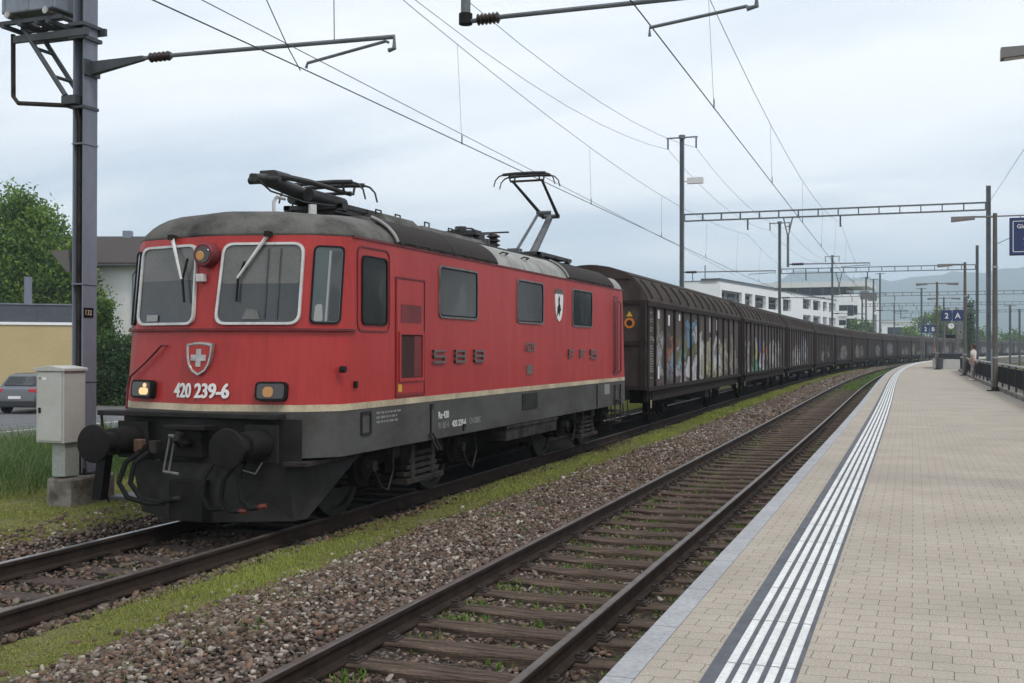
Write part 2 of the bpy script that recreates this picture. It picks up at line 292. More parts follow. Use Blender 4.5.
def paving_mat():
    m = bpy.data.materials.new('interlocking_pavers'); m.use_nodes = True; t = m.node_tree; b = t.nodes['Principled BSDF']; b.inputs['Roughness'].default_value = .88; b.inputs['Specular IOR Level'].default_value = .25
    uv = N(t, 'ShaderNodeUVMap'); sp = N(t, 'ShaderNodeSeparateXYZ'); L(t, uv.outputs[0], sp.inputs[0])
    def mth(op, a, v=None, b2=None):
        n = N(t, 'ShaderNodeMath', operation=op); L(t, a, n.inputs[0])
        if b2 is not None: L(t, b2, n.inputs[1])
        elif v is not None: n.inputs[1].default_value = v
        return n.outputs[0]
    sx = mth('SINE', mth('MULTIPLY', sp.outputs['X'], 2*math.pi/.095))
    y2 = mth('ADD', sp.outputs['Y'], b2=mth('MULTIPLY', sx, .0065))
    sy = mth('SINE', mth('MULTIPLY', sp.outputs['Y'], 2*math.pi/.145))
    x2 = mth('ADD', sp.outputs['X'], b2=mth('MULTIPLY', sy, .002))
    cb = N(t, 'ShaderNodeCombineXYZ'); L(t, x2, cb.inputs[0]); L(t, y2, cb.inputs[1])
    br = N(t, 'ShaderNodeTexBrick'); br.offset = .5; br.inputs['Scale'].default_value = 1; br.inputs['Brick Width'].default_value = .19; br.inputs['Row Height'].default_value = .145; br.inputs['Mortar Size'].default_value = .0026; br.inputs['Mortar Smooth'].default_value = .3; br.inputs['Bias'].default_value = 0
    br.inputs['Color1'].default_value = (.372, .326, .268, 1); br.inputs['Color2'].default_value = (.392, .344, .284, 1); br.inputs['Mortar'].default_value = (.14, .118, .095, 1)
    L(t, cb.outputs[0], br.inputs['Vector'])
    n1 = N(t, 'ShaderNodeTexNoise'); n1.inputs['Scale'].default_value = .9; n1.inputs['Detail'].default_value = 8; n1.inputs['Roughness'].default_value = .65; L(t, uv.outputs[0], n1.inputs['Vector'])
    mr = N(t, 'ShaderNodeMapRange'); mr.inputs[1].default_value = .3; mr.inputs[2].default_value = .72; mr.inputs[3].default_value = 1.1; mr.inputs[4].default_value = .84; L(t, n1.outputs['Fac'], mr.inputs[0])
    n2 = N(t, 'ShaderNodeTexNoise'); n2.inputs['Scale'].default_value = 95; n2.inputs['Detail'].default_value = 2; L(t, uv.outputs[0], n2.inputs['Vector'])
    mr2 = N(t, 'ShaderNodeMapRange'); mr2.inputs[1].default_value = .3; mr2.inputs[2].default_value = .7; mr2.inputs[3].default_value = .74; mr2.inputs[4].default_value = 1.24; L(t, n2.outputs['Fac'], mr2.inputs[0])
    ml = N(t, 'ShaderNodeMixRGB', blend_type='MULTIPLY'); ml.inputs[0].default_value = 1; L(t, br.outputs['Color'], ml.inputs[1]); L(t, mr.outputs[0], ml.inputs[2])
    ml2 = N(t, 'ShaderNodeMixRGB', blend_type='MULTIPLY'); ml2.inputs[0].default_value = 1; L(t, ml.outputs[0], ml2.inputs[1]); L(t, mr2.outputs[0], ml2.inputs[2])
    # dark gum and dirt spots
    vo = N(t, 'ShaderNodeTexVoronoi'); vo.inputs['Scale'].default_value = 2.3; L(t, uv.outputs[0], vo.inputs['Vector'])
    ms = N(t, 'ShaderNodeMapRange'); ms.inputs[1].default_value = .03; ms.inputs[2].default_value = .05; ms.inputs[3].default_value = .7; ms.inputs[4].default_value = 1; L(t, vo.outputs['Distance'], ms.inputs[0])
    ml3 = N(t, 'ShaderNodeMixRGB', blend_type='MULTIPLY'); ml3.inputs[0].default_value = 1; L(t, ml2.outputs[0], ml3.inputs[1]); L(t, ms.outputs[0], ml3.inputs[2])
    L(t, ml3.outputs[0], b.inputs['Base Color'])
    bp = N(t, 'ShaderNodeBump'); bp.inputs['Strength'].default_value = .5; bp.inputs['Distance'].default_value = .006; bp.invert = True; L(t, br.outputs['Fac'], bp.inputs['Height']); L(t, bp.outputs[0], b.inputs['Normal'])
    return m
M['paving'] = paving_mat()
def slabjoint_mat(name, c1, c2, length, joint):
    m = mat(name, c1, .8, col2=c2, nscale=2.5, fine=.16); t = m.node_tree; b = t.nodes['Principled BSDF']
    src = b.inputs['Base Color'].links[0].from_socket
    uv = N(t, 'ShaderNodeUVMap'); sp = N(t, 'ShaderNodeSeparateXYZ'); L(t, uv.outputs[0], sp.inputs[0])
    d = N(t, 'ShaderNodeMath', operation='DIVIDE'); d.inputs[1].default_value = length; L(t, sp.outputs['Y'], d.inputs[0])
    fr = N(t, 'ShaderNodeMath', operation='FRACT'); L(t, d.outputs[0], fr.inputs[0])
    g = N(t, 'ShaderNodeMath', operation='GREATER_THAN'); g.inputs[1].default_value = joint/length; L(t, fr.outputs[0], g.inputs[0])
    mr = N(t, 'ShaderNodeMapRange'); mr.inputs[3].default_value = .4; L(t, g.outputs[0], mr.inputs[0])
    ml = N(t, 'ShaderNodeMixRGB', blend_type='MULTIPLY'); ml.inputs[0].default_value = 1; L(t, src, ml.inputs[1]); L(t, mr.outputs[0], ml.inputs[2]); L(t, ml.outputs[0], b.inputs['Base Color'])
    return m
M['granite'] = slabjoint_mat('grey_granite_kerb_slabs', (.34, .343, .35), (.29, .292, .30), 1.0, .01)
M['tactwhite'] = slabjoint_mat('white_tactile_bars', (.68, .68, .66), (.60, .60, .58), .9, .018)

# ------------------------------------------------------------------ the curve of the line
KN = np.array([0, 30, 60, 90, 120, 160, 210, 280, 360, 460.])
KAP = np.array([0, -0.4089, 0.6114, 0.7704, 1.2908, 1.2236, 0.9138, 0.9138, 0.9138, 0.9138])/1000
SS = np.arange(0, 460, .5)
kk = np.interp(SS, KN, KAP); TH = np.concatenate([[0], np.cumsum((kk[1:]+kk[:-1])/2*.5)])
XX = np.concatenate([[0], np.cumsum(np.sin((TH[1:]+TH[:-1])/2)*.5)]); YY = np.concatenate([[0], np.cumsum(np.cos((TH[1:]+TH[:-1])/2)*.5)])
def cv(s, o=0.0, z=0.0):
    if s < 0: return Vector((o, s, z))
    X, Y, T = (float(np.interp(s, SS, a)) for a in (XX, YY, TH))
    return Vector((X+o*math.cos(T), Y-o*math.sin(T), z))
def cvn(s, o):
    s = np.asarray(s, float); X = np.interp(s, SS, XX); Y = np.where(s < 0, s, np.interp(s, SS, YY)); T = np.interp(s, SS, TH)
    return X+o*np.cos(T), Y-o*np.sin(T)
def heading(s): return float(np.interp(s, SS, TH))
def srange(a, b):
    out = []; s = a
    while s < b:
        out.append(s); s += .5 if s < 30 else (1 if s < 80 else 3)
    return out+[b]
def sweep(name, prof, a, b, m, parent=None, closed=False, kind=None, smooth=False, uv=True, step=None, caps=True):
    """sweep a profile of (offset, z) along the curve, UV = (offset, s)"""
    ss = srange(a, b) if step is None else list(np.arange(a, b, step))+[b]
    n = len(prof); V = []; us = []
    for s in ss:
        for (o, z) in prof: V.append(cv(s, o, z)); us.append((o, s))
    Fs = []
    for i in range(len(ss)-1):
        for k in range(n if closed else n-1):
            k2 = (k+1) % n; Fs.append((i*n+k, i*n+k2, (i+1)*n+k2, (i+1)*n+k))
    if closed and caps: Fs += [tuple(range(n-1, -1, -1)), tuple((len(ss)-1)*n+k for k in range(n))]
    me = bpy.data.meshes.new(name); me.from_pydata([tuple(v) for v in V], [], Fs)
    if uv:
        ul = me.uv_layers.new(name='UVMap')
        for lp in me.loops: ul.data[lp.index].uv = us[lp.vertex_index]
    bm = bmesh.new(); bm.from_mesh(me); bmesh.ops.recalc_face_normals(bm, faces=bm.faces); bm.to_mesh(me); bm.free()
    if not closed and me.polygons and me.polygons[0].normal.z < 0 and abs(me.polygons[0].normal.z) > .1: me.flip_normals()
    if smooth: me.polygons.foreach_set('use_smooth', [True]*len(me.polygons))
    me.materials.append(m); o = bpy.data.objects.new(name, me); COL.objects.link(o)
    if parent: o.parent = parent
    if kind: o['kind'] = kind
    return o
E1, E2 = 4.42, 6.135      # offsets: platform track centre, platform edge
PZ = .537                  # platform height above rail
PE = 10.9                  # far edge of platform

# ------------------------------------------------------------------ ground
o = MB().add([(-16000, -16000, -.75), (16000, -16000, -.75), (16000, 16000, -.75), (-16000, 16000, -.75)], [(0, 1, 2, 3)]).build('ground', M['field']); tag(o, kind='structure')
def bumpy(name, prof, a, b, m, amp, kind='structure', ds=.12, freq=1.0):
    """fine strip with small height noise near the camera"""
    ss = np.concatenate([np.arange(a, 34, ds), np.arange(34, 90, 1.0), np.arange(90, b+1, 4.0)])
    os_ = []; zs = []
    for (o0, z0), (o1, z1) in zip(prof[:-1], prof[1:]):
        k = max(1, int(abs(o1-o0)/ds)); 
        for i in range(k): os_.append(o0+(o1-o0)*i/k); zs.append(z0+(z1-z0)*i/k)
    os_.append(prof[-1][0]); zs.append(prof[-1][1]); os_ = np.array(os_); zs = np.array(zs)
    n = len(os_); S, O = np.meshgrid(ss, os_, indexing='ij'); Z = np.tile(zs, (len(ss), 1))
    X = np.interp(S, SS, XX); Y = np.where(S < 0, S, np.interp(S, SS, YY)); T = np.interp(S, SS, TH)
    PX = X+O*np.cos(T); PY = Y-O*np.sin(T)
    h = sum(np.sin(PX*f*freq+p)*np.sin(PY*f*freq*.8+q) for f, p, q in ((2.1, .3, 1), (4.7, 2, .2), (9.1, 1, 3)))/3 + RNG.normal(0, .5, S.shape)
    edge = np.ones(n); edge[0] = edge[-1] = 0
    Z = Z+h*amp*edge[None, :]
    V = np.stack([PX, PY, Z], -1).reshape(-1, 3)
    i = np.arange(len(ss)-1)[:, None]*n+np.arange(n-1)[None, :]
    Fc = np.stack([i, i+1, i+n+1, i+n], -1).reshape(-1, 4)
    return npmesh(name, V, Fc, m, 4, kind, smooth=True)
PROF_L = [(-60, -.62), (-18, -.6), (-9, -.35), (-5.5, -.12), (-3.6, -.05), (-2.6, -.07), (-1.9, -.13)]
bumpy('left_verge_ground', PROF_L[2:], -6, 140, M['turf'], .012, ds=.15)
sweep('left_field', PROF_L[:3], -30, 400, M['turf'], kind='structure')
bumpy('track_bed', [(-1.9, -.13), (-1.5, -.19), (-.85, -.20), (-.6, -.215), (.6, -.215), (.85, -.2), (1.05, -.15), (1.2, -.12)], -6, 400, M['ballast_dark'], .012)
bumpy('grass_bank', [(1.2, -.12), (1.6, -.10), (2.0, -.10)], -6, 400, M['turf'], .012)
bumpy('ballast_bank', [(2.0, -.10), (2.35, -.04), (2.75, -.01), (3.1, -.05), (3.45, -.13), (3.75, -.21), (E1, -.235), (5.05, -.23), (5.4, -.215)], -6, 400, M['ballast'], .014)
bumpy('track_edge_soil', [(5.4, -.215), (5.7, -.225), (E2+.02, -.23)], -6, 400, M['soil'], .014)

# platform
sweep('platform', [(E2+.06, -.5), (E2+.06, PZ-.18), (E2+.155, PZ-.02)], -8, 330, M['concrete'], kind='structure')
sweep('platform_kerb', [(E2, PZ-.17), (E2, PZ-.012), (E2+.012, PZ), (E2+.15, PZ), (E2+.15, PZ-.17)], -8, 330, M['granite'], kind='structure', closed=True)
sweep('platform_paving', [(E2+.153, PZ-.002), (E2+.445, PZ-.002)], -8, 330, M['paving'], kind='structure')
sweep('platform_paving', [(E2+.865, PZ-.002), (PE, PZ-.002)], -8, 330, M['paving'], kind='structure')
sweep('tactile_paving', [(E2+.445, PZ-.003), (E2+.445, PZ+.001), (E2+.865, PZ+.001), (E2+.865, PZ-.003)], -8, 330, M['tactdark'], kind='structure')
for k in range(5):
    a = E2+.515+k*.0705
    o = sweep('tactile_line_marking', [(a, PZ+.001), (a+.004, PZ+.006), (a+.040, PZ+.006), (a+.044, PZ+.001)], -8, 330, M['tactwhite'], kind='structure')
sweep('platform_back_wall', [(PE, PZ-.002), (PE+.002, -.75)], -8, 330, M['concrete'], kind='structure')
sweep('yard_ground', [(PE+.01, -.5), (24, -.5), (60, -.55)], -8, 420, M['gravelfar'], kind='structure')
sweep('far_lawn', [(12.2, -.42), (40, -.5)], 150, 300, M['turf'], kind='structure')

# ------------------------------------------------------------------ rails and sleepers
def rail(o, a, b, label, top, group=None):
    hw = .036
    prof = [(-.07, -.165), (-.07, -.15), (-.012, -.13), (-.012, -.045), (-hw, -.034), (-hw, -.008), (-.024, 0), (.024, 0), (hw, -.008), (hw, -.034), (.012, -.045), (.012, -.13), (.07, -.15), (.07, -.165)]
    root = sweep('rail', [(o+x, z) for x, z in prof], a, b, M['railside'], closed=True)
    tp = sweep('rail_head', [(o-.030, -.004), (o-.023, .0025), (o+.023, .0025), (o+.030, -.004)], a, b, top, parent=root)
    tag(root, label, 'rail'); return root
rail(.7535, -6, 400, 'near rail of the red locomotive track', M['railtop_dull'])
rail(-.7535, -6, 400, 'shiny far rail of the red locomotive track', M['railtop'])
rail(E1-.7535, -6, 400, 'brown rail beside the ballast bank', M['railtop_dull'])
rail(E1+.7535, -6, 400, 'brown rail closest to the platform kerb', M['railtop_dull'])
for oo, nm in ((14.2, 'first'), (15.7, 'second'), (18.6, 'third'), (20.1, 'fourth')):
    rail(oo, 25, 400, nm + ' rail behind the black platform railing', M['railtop_dull'])['group'] = 'rails behind the platform'
for ob in list(COL.objects):
    if ob.name.startswith('rail') and ob.get('group') == 'rails behind the platform': ob.location.z = -.3
random.seed(3)
def sleeper_mesh(seed):
    rr = random.Random(seed); b = MB(); n = 6; L2 = 1.27; rings = []
    for i in range(n+1):
        x = -L2+2*L2*i/n; dz = rr.uniform(-.007, .007); wv = .125+rr.uniform(-.009, .009); wy = rr.uniform(-.008, .008)
        rings.append([(x, -wv+wy, -.14), (x, -wv+wy+.004, -.012+dz), (x, -wv+wy+.018, dz), (x, wv+wy-.018, dz+rr.uniform(-.004, .004)), (x, wv+wy-.004, -.012+dz), (x, wv+wy, -.14)])
    b.loft(rings, True, True); return b
sl_meshes = []
for i in range(5):
    ob = sleeper_mesh(i).build('sleeper', M['sleeper']); sl_meshes.append(ob.data); bpy.data.objects.remove(ob)
ob = sleeper_mesh(9).build('sleeper', M['sleeper_rust']); sl_rust = ob.data; bpy.data.objects.remove(ob)
fb = MB()
for sx in (-.095, .095):
    fb.box((sx, 0, .018), (.07, .12, .022)); fb.tube([(sx, 0, .02), (sx, 0, .062)], .016, 6); fb.box((sx*.85, 0, .040), (.06, .07, .014))
fb.box((0, 0, .006), (.30, .15, .012))
ob = fb.build('rail_fastening', M['fastening']); fast_me = ob.data; bpy.data.objects.remove(ob)
def sleeper(s, o, me, label, group, fast=True):
    ob = bpy.data.objects.new('sleeper', me); COL.objects.link(ob); ob.location = cv(s, o+random.uniform(-.04, .04), (-.166 if o > 1 else -.19)+random.uniform(-.010, .006)); ob.rotation_euler = (random.uniform(-.012, .012), random.uniform(-.003, .003), -heading(s)+random.uniform(-.02, .02))
    tag(ob, label, 'sleeper', group)
    if fast:
        for x in (-.7535, .7535):
            f = bpy.data.objects.new('rail_fastening', fast_me); COL.objects.link(f); f.parent = ob; f.location = (x-(ob.location.x-cv(s, o).x), 0, 0)
s = 3.2
while s < 62:
    sleeper(s, E1, random.choice(sl_meshes), 'weathered wooden sleeper of the platform track', 'wooden sleepers of the platform track', s < 32); s += .62+random.uniform(-.03, .03)
s = 3.5
while s < 16:
    sleeper(s, 0, sl_rust, 'rust brown sleeper in front of or under the red locomotive', 'sleepers of the locomotive track'); s += .62

# ------------------------------------------------------------------ ballast stones, grass
def ico():
    bm = bmesh.new(); bmesh.ops.create_icosphere(bm, subdivisions=1, radius=1)
    V = np.array([v.co[:] for v in bm.verts]); Fc = np.array([[v.index for v in f.verts] for f in bm.faces]); bm.free(); return V, Fc
IV, IF = ico()
def height_of(prof, o):
    xs = [q[0] for q in prof]; zs = [q[1] for q in prof]; return np.interp(o, xs, zs)
PROF_ALL = [(-9, -.35), (-5.5, -.12), (-3.6, -.05), (-2.6, -.07), (-1.9, -.13), (-1.5, -.19), (-.85, -.20), (-.6, -.215), (.6, -.215), (.85, -.2), (1.05, -.15), (1.2, -.12), (1.6, -.10), (2.0, -.10), (2.35, -.04), (2.75, -.01), (3.1, -.05), (3.45, -.13), (3.75, -.21), (E1, -.235), (5.05, -.23), (5.4, -.215), (5.7, -.225), (6.15, -.23)]
def stones(specs, name, label=None):
    Vs = []; Fs = []; Ts = []; base = 0
    for (o0, o1, s0, s1, dens, r0_, r1_, tlo, thi, lift) in specs:
        n = int((o1-o0)*(s1-s0)*dens)
        O = RNG.uniform(o0, o1, n); S = RNG.uniform(s0, s1, n)
        jit = RNG.normal(0, .06, n); O = O+jit
        px, py = cvn(S, O); r = RNG.uniform(r0_, r1_, n)*np.where(RNG.random(n) < .1, 1.45, 1)
        z = height_of(PROF_ALL, O)+r*RNG.uniform(-.1, .7, n)+lift
        a = RNG.uniform(0, 2*np.pi, n); sc = np.stack([RNG.uniform(.75, 1.3, n), RNG.uniform(.6, 1.0, n), RNG.uniform(.45, .85, n)], -1)*r[:, None]
        vv = np.clip(IV[None]*(1+RNG.uniform(-.36, .36, (n, len(IV), 1))), -RNG.uniform(.5, .8, (n, 1, 3)), RNG.uniform(.5, .8, (n, 1, 3)))*1.25
        tl = RNG.normal(0, .35, (n, 1)); vv = vv*sc[:, None, :]
        vv = np.stack([vv[..., 0], vv[..., 1], vv[..., 2]+vv[..., 0]*tl], -1)
        ca, sa = np.cos(a)[:, None], np.sin(a)[:, None]
        x = vv[..., 0]*ca-vv[..., 1]*sa+px[:, None]; y = vv[..., 0]*sa+vv[..., 1]*ca+py[:, None]; zz = vv[..., 2]+z[:, None]
        Vs.append(np.stack([x, y, zz], -1).reshape(-1, 3)); Fs.append((IF[None]+(np.arange(n)*len(IV))[:, None, None]+base).reshape(-1, 3)); base += n*len(IV)
        t = tlo+(thi-tlo)*RNG.random(n); Ts.append(np.repeat(t, len(IV)))
    o = npmesh(name, np.concatenate(Vs), np.concatenate(Fs), M['stone'], 3, 'stuff', np.concatenate(Ts)); 
    if label: o['label'] = label
    return o
stones([(2.0, 3.55, 4.5, 16, 1050, .011, .029, .05, 1, 0), (2.0, 3.55, 16, 32, 480, .018, .034, .1, 1, 0), (2.05, 3.5, 32, 60, 110, .035, .06, .15, .95, 0), (2.05, 3.6, 60, 130, 42, .055, .09, .2, .95, 0), (3.8, 5.1, 30, 62, 60, .03, .045, .05, .9, -.01),
        (1.7, 2.05, 4.5, 20, 60, .014, .03, .1, 1, -.004)], 'ballast_bank_gravel', 'loose brown and grey stones heaped between the tracks')
stones([(3.55, 5.3, 4.5, 14, 700, .011, .026, .0, .95, -.004), (3.55, 5.3, 14, 30, 280, .016, .030, .0, .9, -.006), (5.25, 6.1, 4.5, 20, 130, .015, .032, .05, .8, 0)], 'platform_track_gravel', 'ballast stones between the brown sleepers')
stones([(-1.9, 1.25, 2.5, 11.5, 330, .014, .032, .0, .9, 0), (.85, 1.4, 11.5, 30, 150, .016, .034, 0, .6, 0), (-2.6, -1.6, 3, 14, 160, .015, .034, .1, 1, 0)], 'locomotive_track_gravel', 'small stones around the rails before the locomotive')
def blades(name, specs, m, label=None):
    """specs: arrays of base x, y, z, height, width, lean, tint -> two-segment blades (2 quads as 4 tris)"""
    Vs = []; Fs = []; Ts = []; base = 0
    for (x, y, z, h, wd, lean, tint) in specs:
        n = len(x); a = RNG.uniform(0, 2*np.pi, n); la = RNG.uniform(0, 2*np.pi, n)
        dxw, dyw = np.cos(a)*wd/2, np.sin(a)*wd/2; lx, ly = np.cos(la)*lean*h, np.sin(la)*lean*h
        p = np.stack([np.stack([x-dxw, y-dyw, z], -1), np.stack([x+dxw, y+dyw, z], -1),
                      np.stack([x+lx*.35+dxw*.8, y+ly*.35+dyw*.8, z+h*.6], -1), np.stack([x+lx*.35-dxw*.8, y+ly*.35-dyw*.8, z+h*.6], -1),
                      np.stack([x+lx, y+ly, z+h*(1-.25*np.minimum(lean, 1)**2)], -1)], 1)
        f = np.array([[0, 1, 2], [0, 2, 3], [3, 2, 4]])
        Vs.append(p.reshape(-1, 3)); Fs.append((f[None]+(np.arange(n)*5)[:, None, None]+base).reshape(-1, 3)); base += n*5; Ts.append(np.repeat(tint, 5))
    o = npmesh(name, np.concatenate(Vs), np.concatenate(Fs), m, 3, 'stuff', np.concatenate(Ts))
    if label: o['label'] = label
    return o
def patchy(px, py, f=1.0):
    return (np.sin(px*2.3*f+1)*np.sin(py*1.1*f+.5)+np.sin(px*5.1*f+2)*np.sin(py*2.7*f)+np.sin(py*.7*f+px*f))/3
def scatter(o0, o1, s0, s1, dens, h, wd, lean, tl, th, keep=-2.0, fade=0.0, f=1.0):
    n = int((o1-o0)*(s1-s0)*dens); O = RNG.uniform(o0, o1, n)+RNG.normal(0, fade, n); S = RNG.uniform(s0, s1, n)
    px, py = cvn(S, O); pt = patchy(px, py, f)+RNG.normal(0, .25, n); k = pt > keep; px, py, O, pt = px[k], py[k], O[k], pt[k]; n = len(px)
    hh = RNG.uniform(h[0], h[1], n)*(1+.5*np.clip(pt, -.8, 1)); 
    return (px, py, height_of(PROF_ALL, O)-.006, hh, RNG.uniform(wd[0], wd[1], n), RNG.uniform(lean[0], lean[1], n), np.clip((tl+th)/2+(th-tl)*.5*(pt*1.2+RNG.normal(0, .45, n)), 0, 1))
blades('bank_grass', [scatter(1.22, 2.0, 4.5, 14, 4400, (.012, .050), (.0035, .007), (.3, 1.2), .1, 1, -.32, .17),
                      scatter(1.15, 2.05, 14, 34, 1600, (.02, .065), (.006, .013), (.3, 1.1), .15, 1, -.38, .13),
                      scatter(1.15, 2.0, 34, 120, 300, (.05, .11), (.02, .05), (.2, 1), .4, 1, -.5, .08),
                      scatter(1.0, 1.3, 8, 40, 500, (.02, .06), (.005, .012), (.2, 1), .1, .8, .1, .1),
                      scatter(2.0, 2.9, 4.5, 24, 300, (.02, .06), (.005, .01), (.3, 1.1), .1, .8, .32, .1)], M['grassblade'], 'short yellow green grass growing along the track bank')
blades('verge_grass', [scatter(-5.5, -2.0, 5, 16, 2600, (.015, .05), (.005, .010), (.3, 1.2), .15, 1, -.45, .1), scatter(-9, -5.5, 8, 18, 900, (.03, .09), (.008, .014), (.2, 1), .1, .8, -.6),
                       scatter(-5, -1.9, 16, 50, 300, (.04, .1), (.015, .03), (.2, 1), .2, .9, -.6)], M['grassblade'], 'short mossy grass left of the locomotive track')
def cl(n, o0, o1, s0, s1, per, spread, h, wd, tl, th):
    X, Y, Z, H, W, LN, T = [], [], [], [], [], [], []
    for _ in range(n):
        o = random.uniform(o0, o1); s = random.uniform(s0, s1); k = int(per*random.uniform(.4, 1.3)); oo = o+RNG.normal(0, spread, k); ssv = s+RNG.normal(0, spread, k)
        px, py = cvn(ssv, oo); X.append(px); Y.append(py); Z.append(height_of(PROF_ALL, oo)); H.append(RNG.uniform(*h, k)); W.append(RNG.uniform(*wd, k)); LN.append(RNG.uniform(.3, 1.2, k)); T.append(RNG.uniform(tl, th, k))
    return tuple(np.concatenate(a) for a in (X, Y, Z, H, W, LN, T))
blades('track_weeds', [cl(230, 3.75, 5.1, 5, 28, 26, .07, (.03, .09), (.008, .020), .1, .8), cl(230, 5.35, 6.05, 4.5, 28, 40, .08, (.02, .06), (.008, .018), .1, .8), cl(60, 3.8, 5.0, 26, 60, 40, .2, (.03, .08), (.02, .04), .2, .9),
                       cl(60, -.6, .6, 5, 11, 24, .08, (.02, .06), (.006, .012), .0, .7), cl(26, 2.1, 3.5, 5, 26, 30, .07, (.02, .07), (.008, .018), .1, .8), cl(120, 3.9, 4.95, 50, 130, 60, .5, (.03, .1), (.04, .09), .3, .9)], M['leaf'], 'small green weeds between the sleepers of the platform track')
# tall meadow grass at the left
n = 26000; X = RNG.uniform(-15, -4.6, n); Y = RNG.uniform(11.5, 26, n); k = (Y > 11.4+(-X-4.6)*.16+RNG.normal(0, .25, n)); X, Y = X[k], Y[k]; n = len(X)
pt = patchy(X, Y, .8)
blades('tall_grass', [(X, Y, height_of([(-18, -.6), (-9, -.35), (-5.5, -.12), (-3, -.05)], X)-.01, RNG.uniform(.18, .66, n)*(1+.45*pt), RNG.uniform(.006, .015, n), RNG.uniform(.15, 1.25, n), np.clip(.45+.3*pt+RNG.normal(0, .27, n), 0, 1))], M['tallblade'], 'tall wild grass behind the concrete mast foot')

# ------------------------------------------------------------------ text and small panels
def text_obj(name, txt, size, O, U, V, m, parent=None, weight=0.0, align='LEFT', xs=1.0, depth=.002, spacing=1.0):
    cu = bpy.data.curves.new(name, 'FONT'); cu.body = txt; cu.size = size; cu.align_x = align; cu.offset = weight; cu.extrude = depth; cu.space_character = spacing
    tmp = bpy.data.objects.new('tmp_text', cu); COL.objects.link(tmp)
    dg = bpy.context.evaluated_depsgraph_get(); me = bpy.data.meshes.new_from_object(tmp.evaluated_get(dg)); bpy.data.objects.remove(tmp); bpy.data.curves.remove(cu)
    U = Vector(U).normalized(); V = Vector(V).normalized(); Nn = U.cross(V)
    for v in me.vertices:
        c = v.co.copy(); v.co = Vector(O)+U*c.x*xs+V*c.y+Nn*c.z
    me.materials.clear(); me.materials.append(m); me.name = name
    ob = bpy.data.objects.new(name, me); COL.objects.link(ob)
    if parent: ob.parent = parent
    return ob
def rloop(c4, r, n=5):
    """rounded loop for a 3D quad given in order"""
    c = [Vector(q) for q in c4]; out = []
    for i in range(4):
        p, a, b = c[i], c[i-1], c[(i+1) % 4]
        ra = min(r, (a-p).length*.48); rb = min(r, (b-p).length*.48)
        s, e = p+(a-p).normalized()*ra, p+(b-p).normalized()*rb
        for k in range(n+1):
            t = k/n; out.append(s*(1-t)**2+p*2*t*(1-t)+e*t*t)
    return out
def inset4(c4, w):
    c = [Vector(q) for q in c4]; out = []
    for i in range(4):
        p = c[i]; a = (c[i-1]-p).normalized(); b = (c[(i+1) % 4]-p).normalized(); out.append(p+(a+b)*w)
    return out
def qn(c4):
    c = [Vector(q) for q in c4]; return ((c[1]-c[0]).cross(c[3]-c[0])).normalized()
def panel(name, c4, r, t, m, parent, base=0.0, n=5):
    nn = qn(c4); lp = rloop(c4, r, n); b = MB(); b.prism([q+nn*base for q in lp], nn*t); return b.build(name, m, parent)
def frame(name, c4, r, wd, t, m, parent, base=0.0, n=5):
    nn = qn(c4); a = rloop(c4, r, n); i = rloop(inset4(c4, wd), max(r-wd*.6, .005), n)
    rings = [[q+nn*base for q in a], [q+nn*(base+t) for q in a], [q+nn*(base+t) for q in i], [q+nn*base for q in i]]
    b = MB(); vs = [q for g in rings for q in g]; k = len(a); fs = []
    for j in range(4):
        for q in range(k): fs.append((j*k+q, j*k+(q+1) % k, ((j+1) % 4)*k+(q+1) % k, ((j+1) % 4)*k+q))
    b.add(vs, fs); return b.build(name, m, parent)

# ------------------------------------------------------------------ the locomotive
LF = 9.563; LLEN = 15.41
loco = empty('electric_locomotive', (0, LF, 0), 0, 'red electric locomotive with two pantographs heading the brown goods train', 'locomotive')
def D0(z):
    return float(np.interp(z, [.3, .85, 1.40, 2.28, 3.35], [.66, .66, .70, .79, .92]))
def front(l, z):
    return Vector((l, D0(z)+.235*max(abs(l)-.1, 0), z))
HALF = [(0, 0), (.1, 0), (.6, .1175), (1.10, .235), (1.16, .272), (1.44, .55), (1.475, .64), (1.485, .80), (1.485, 1.5)]
def plan(z, inset=0.0, lmax=1.485):
    pts = []
    h = [(l, D0(z)+d) for l, d in HALF]
    right = h                                             # from the nose to the +l side
    full = [(l, s) for l, s in right]+[(l, LLEN-s) for l, s in reversed(right)]
    full += [(-l, LLEN-s) for l, s in right[1:]]+[(-l, s) for l, s in reversed(right[1:])]
    k = (1.485-inset)/1.485; c = LLEN/2
    out = []
    for l, s in full:
        e = abs(s-c)/c; sh = inset*.75*max(0, (abs(s-c)-(c-2.4))/2.4) if inset else 0
        out.append(Vector((l*k, s+(sh if s < c else -sh), z)))
    return out
def lz(n, zs, m, insets=None, smooth='auto', caps=True):
    b = MB(); b.loft([plan(z, 0 if insets is None else insets[i]) for i, z in enumerate(zs)], True, caps); return b.build(n, m, loco, smooth=smooth)
lz('red_body', [1.447, 1.7, 2.0, 2.28, 2.6, 3.0, 3.352], M['red'])
o = lz('waist_stripe', [1.372, 1.447], M['cream'])
for v in o.data.vertices: v.co.x *= 1.004
lz('skirt', [.86, .9, 1.1, 1.372], M['skirt'])
RZ = [3.352, 3.40, 3.47, 3.55, 3.62, 3.69, 3.74, 3.775, 3.79]; RI = [.0, .015, .055, .125, .215, .34, .50, .75, 1.05]
o = lz('roof', RZ, M['roofgrey'], RI, smooth=True)
for v in o.data.vertices:                                  # the roof is lower over the two cabs
    e_ = abs(v.co.y-LLEN/2)-(LLEN/2-2.75); f_ = 1-.24*min(max(e_/.9, 0), 1)
    v.co.z = 3.352+(v.co.z-3.352)*f_
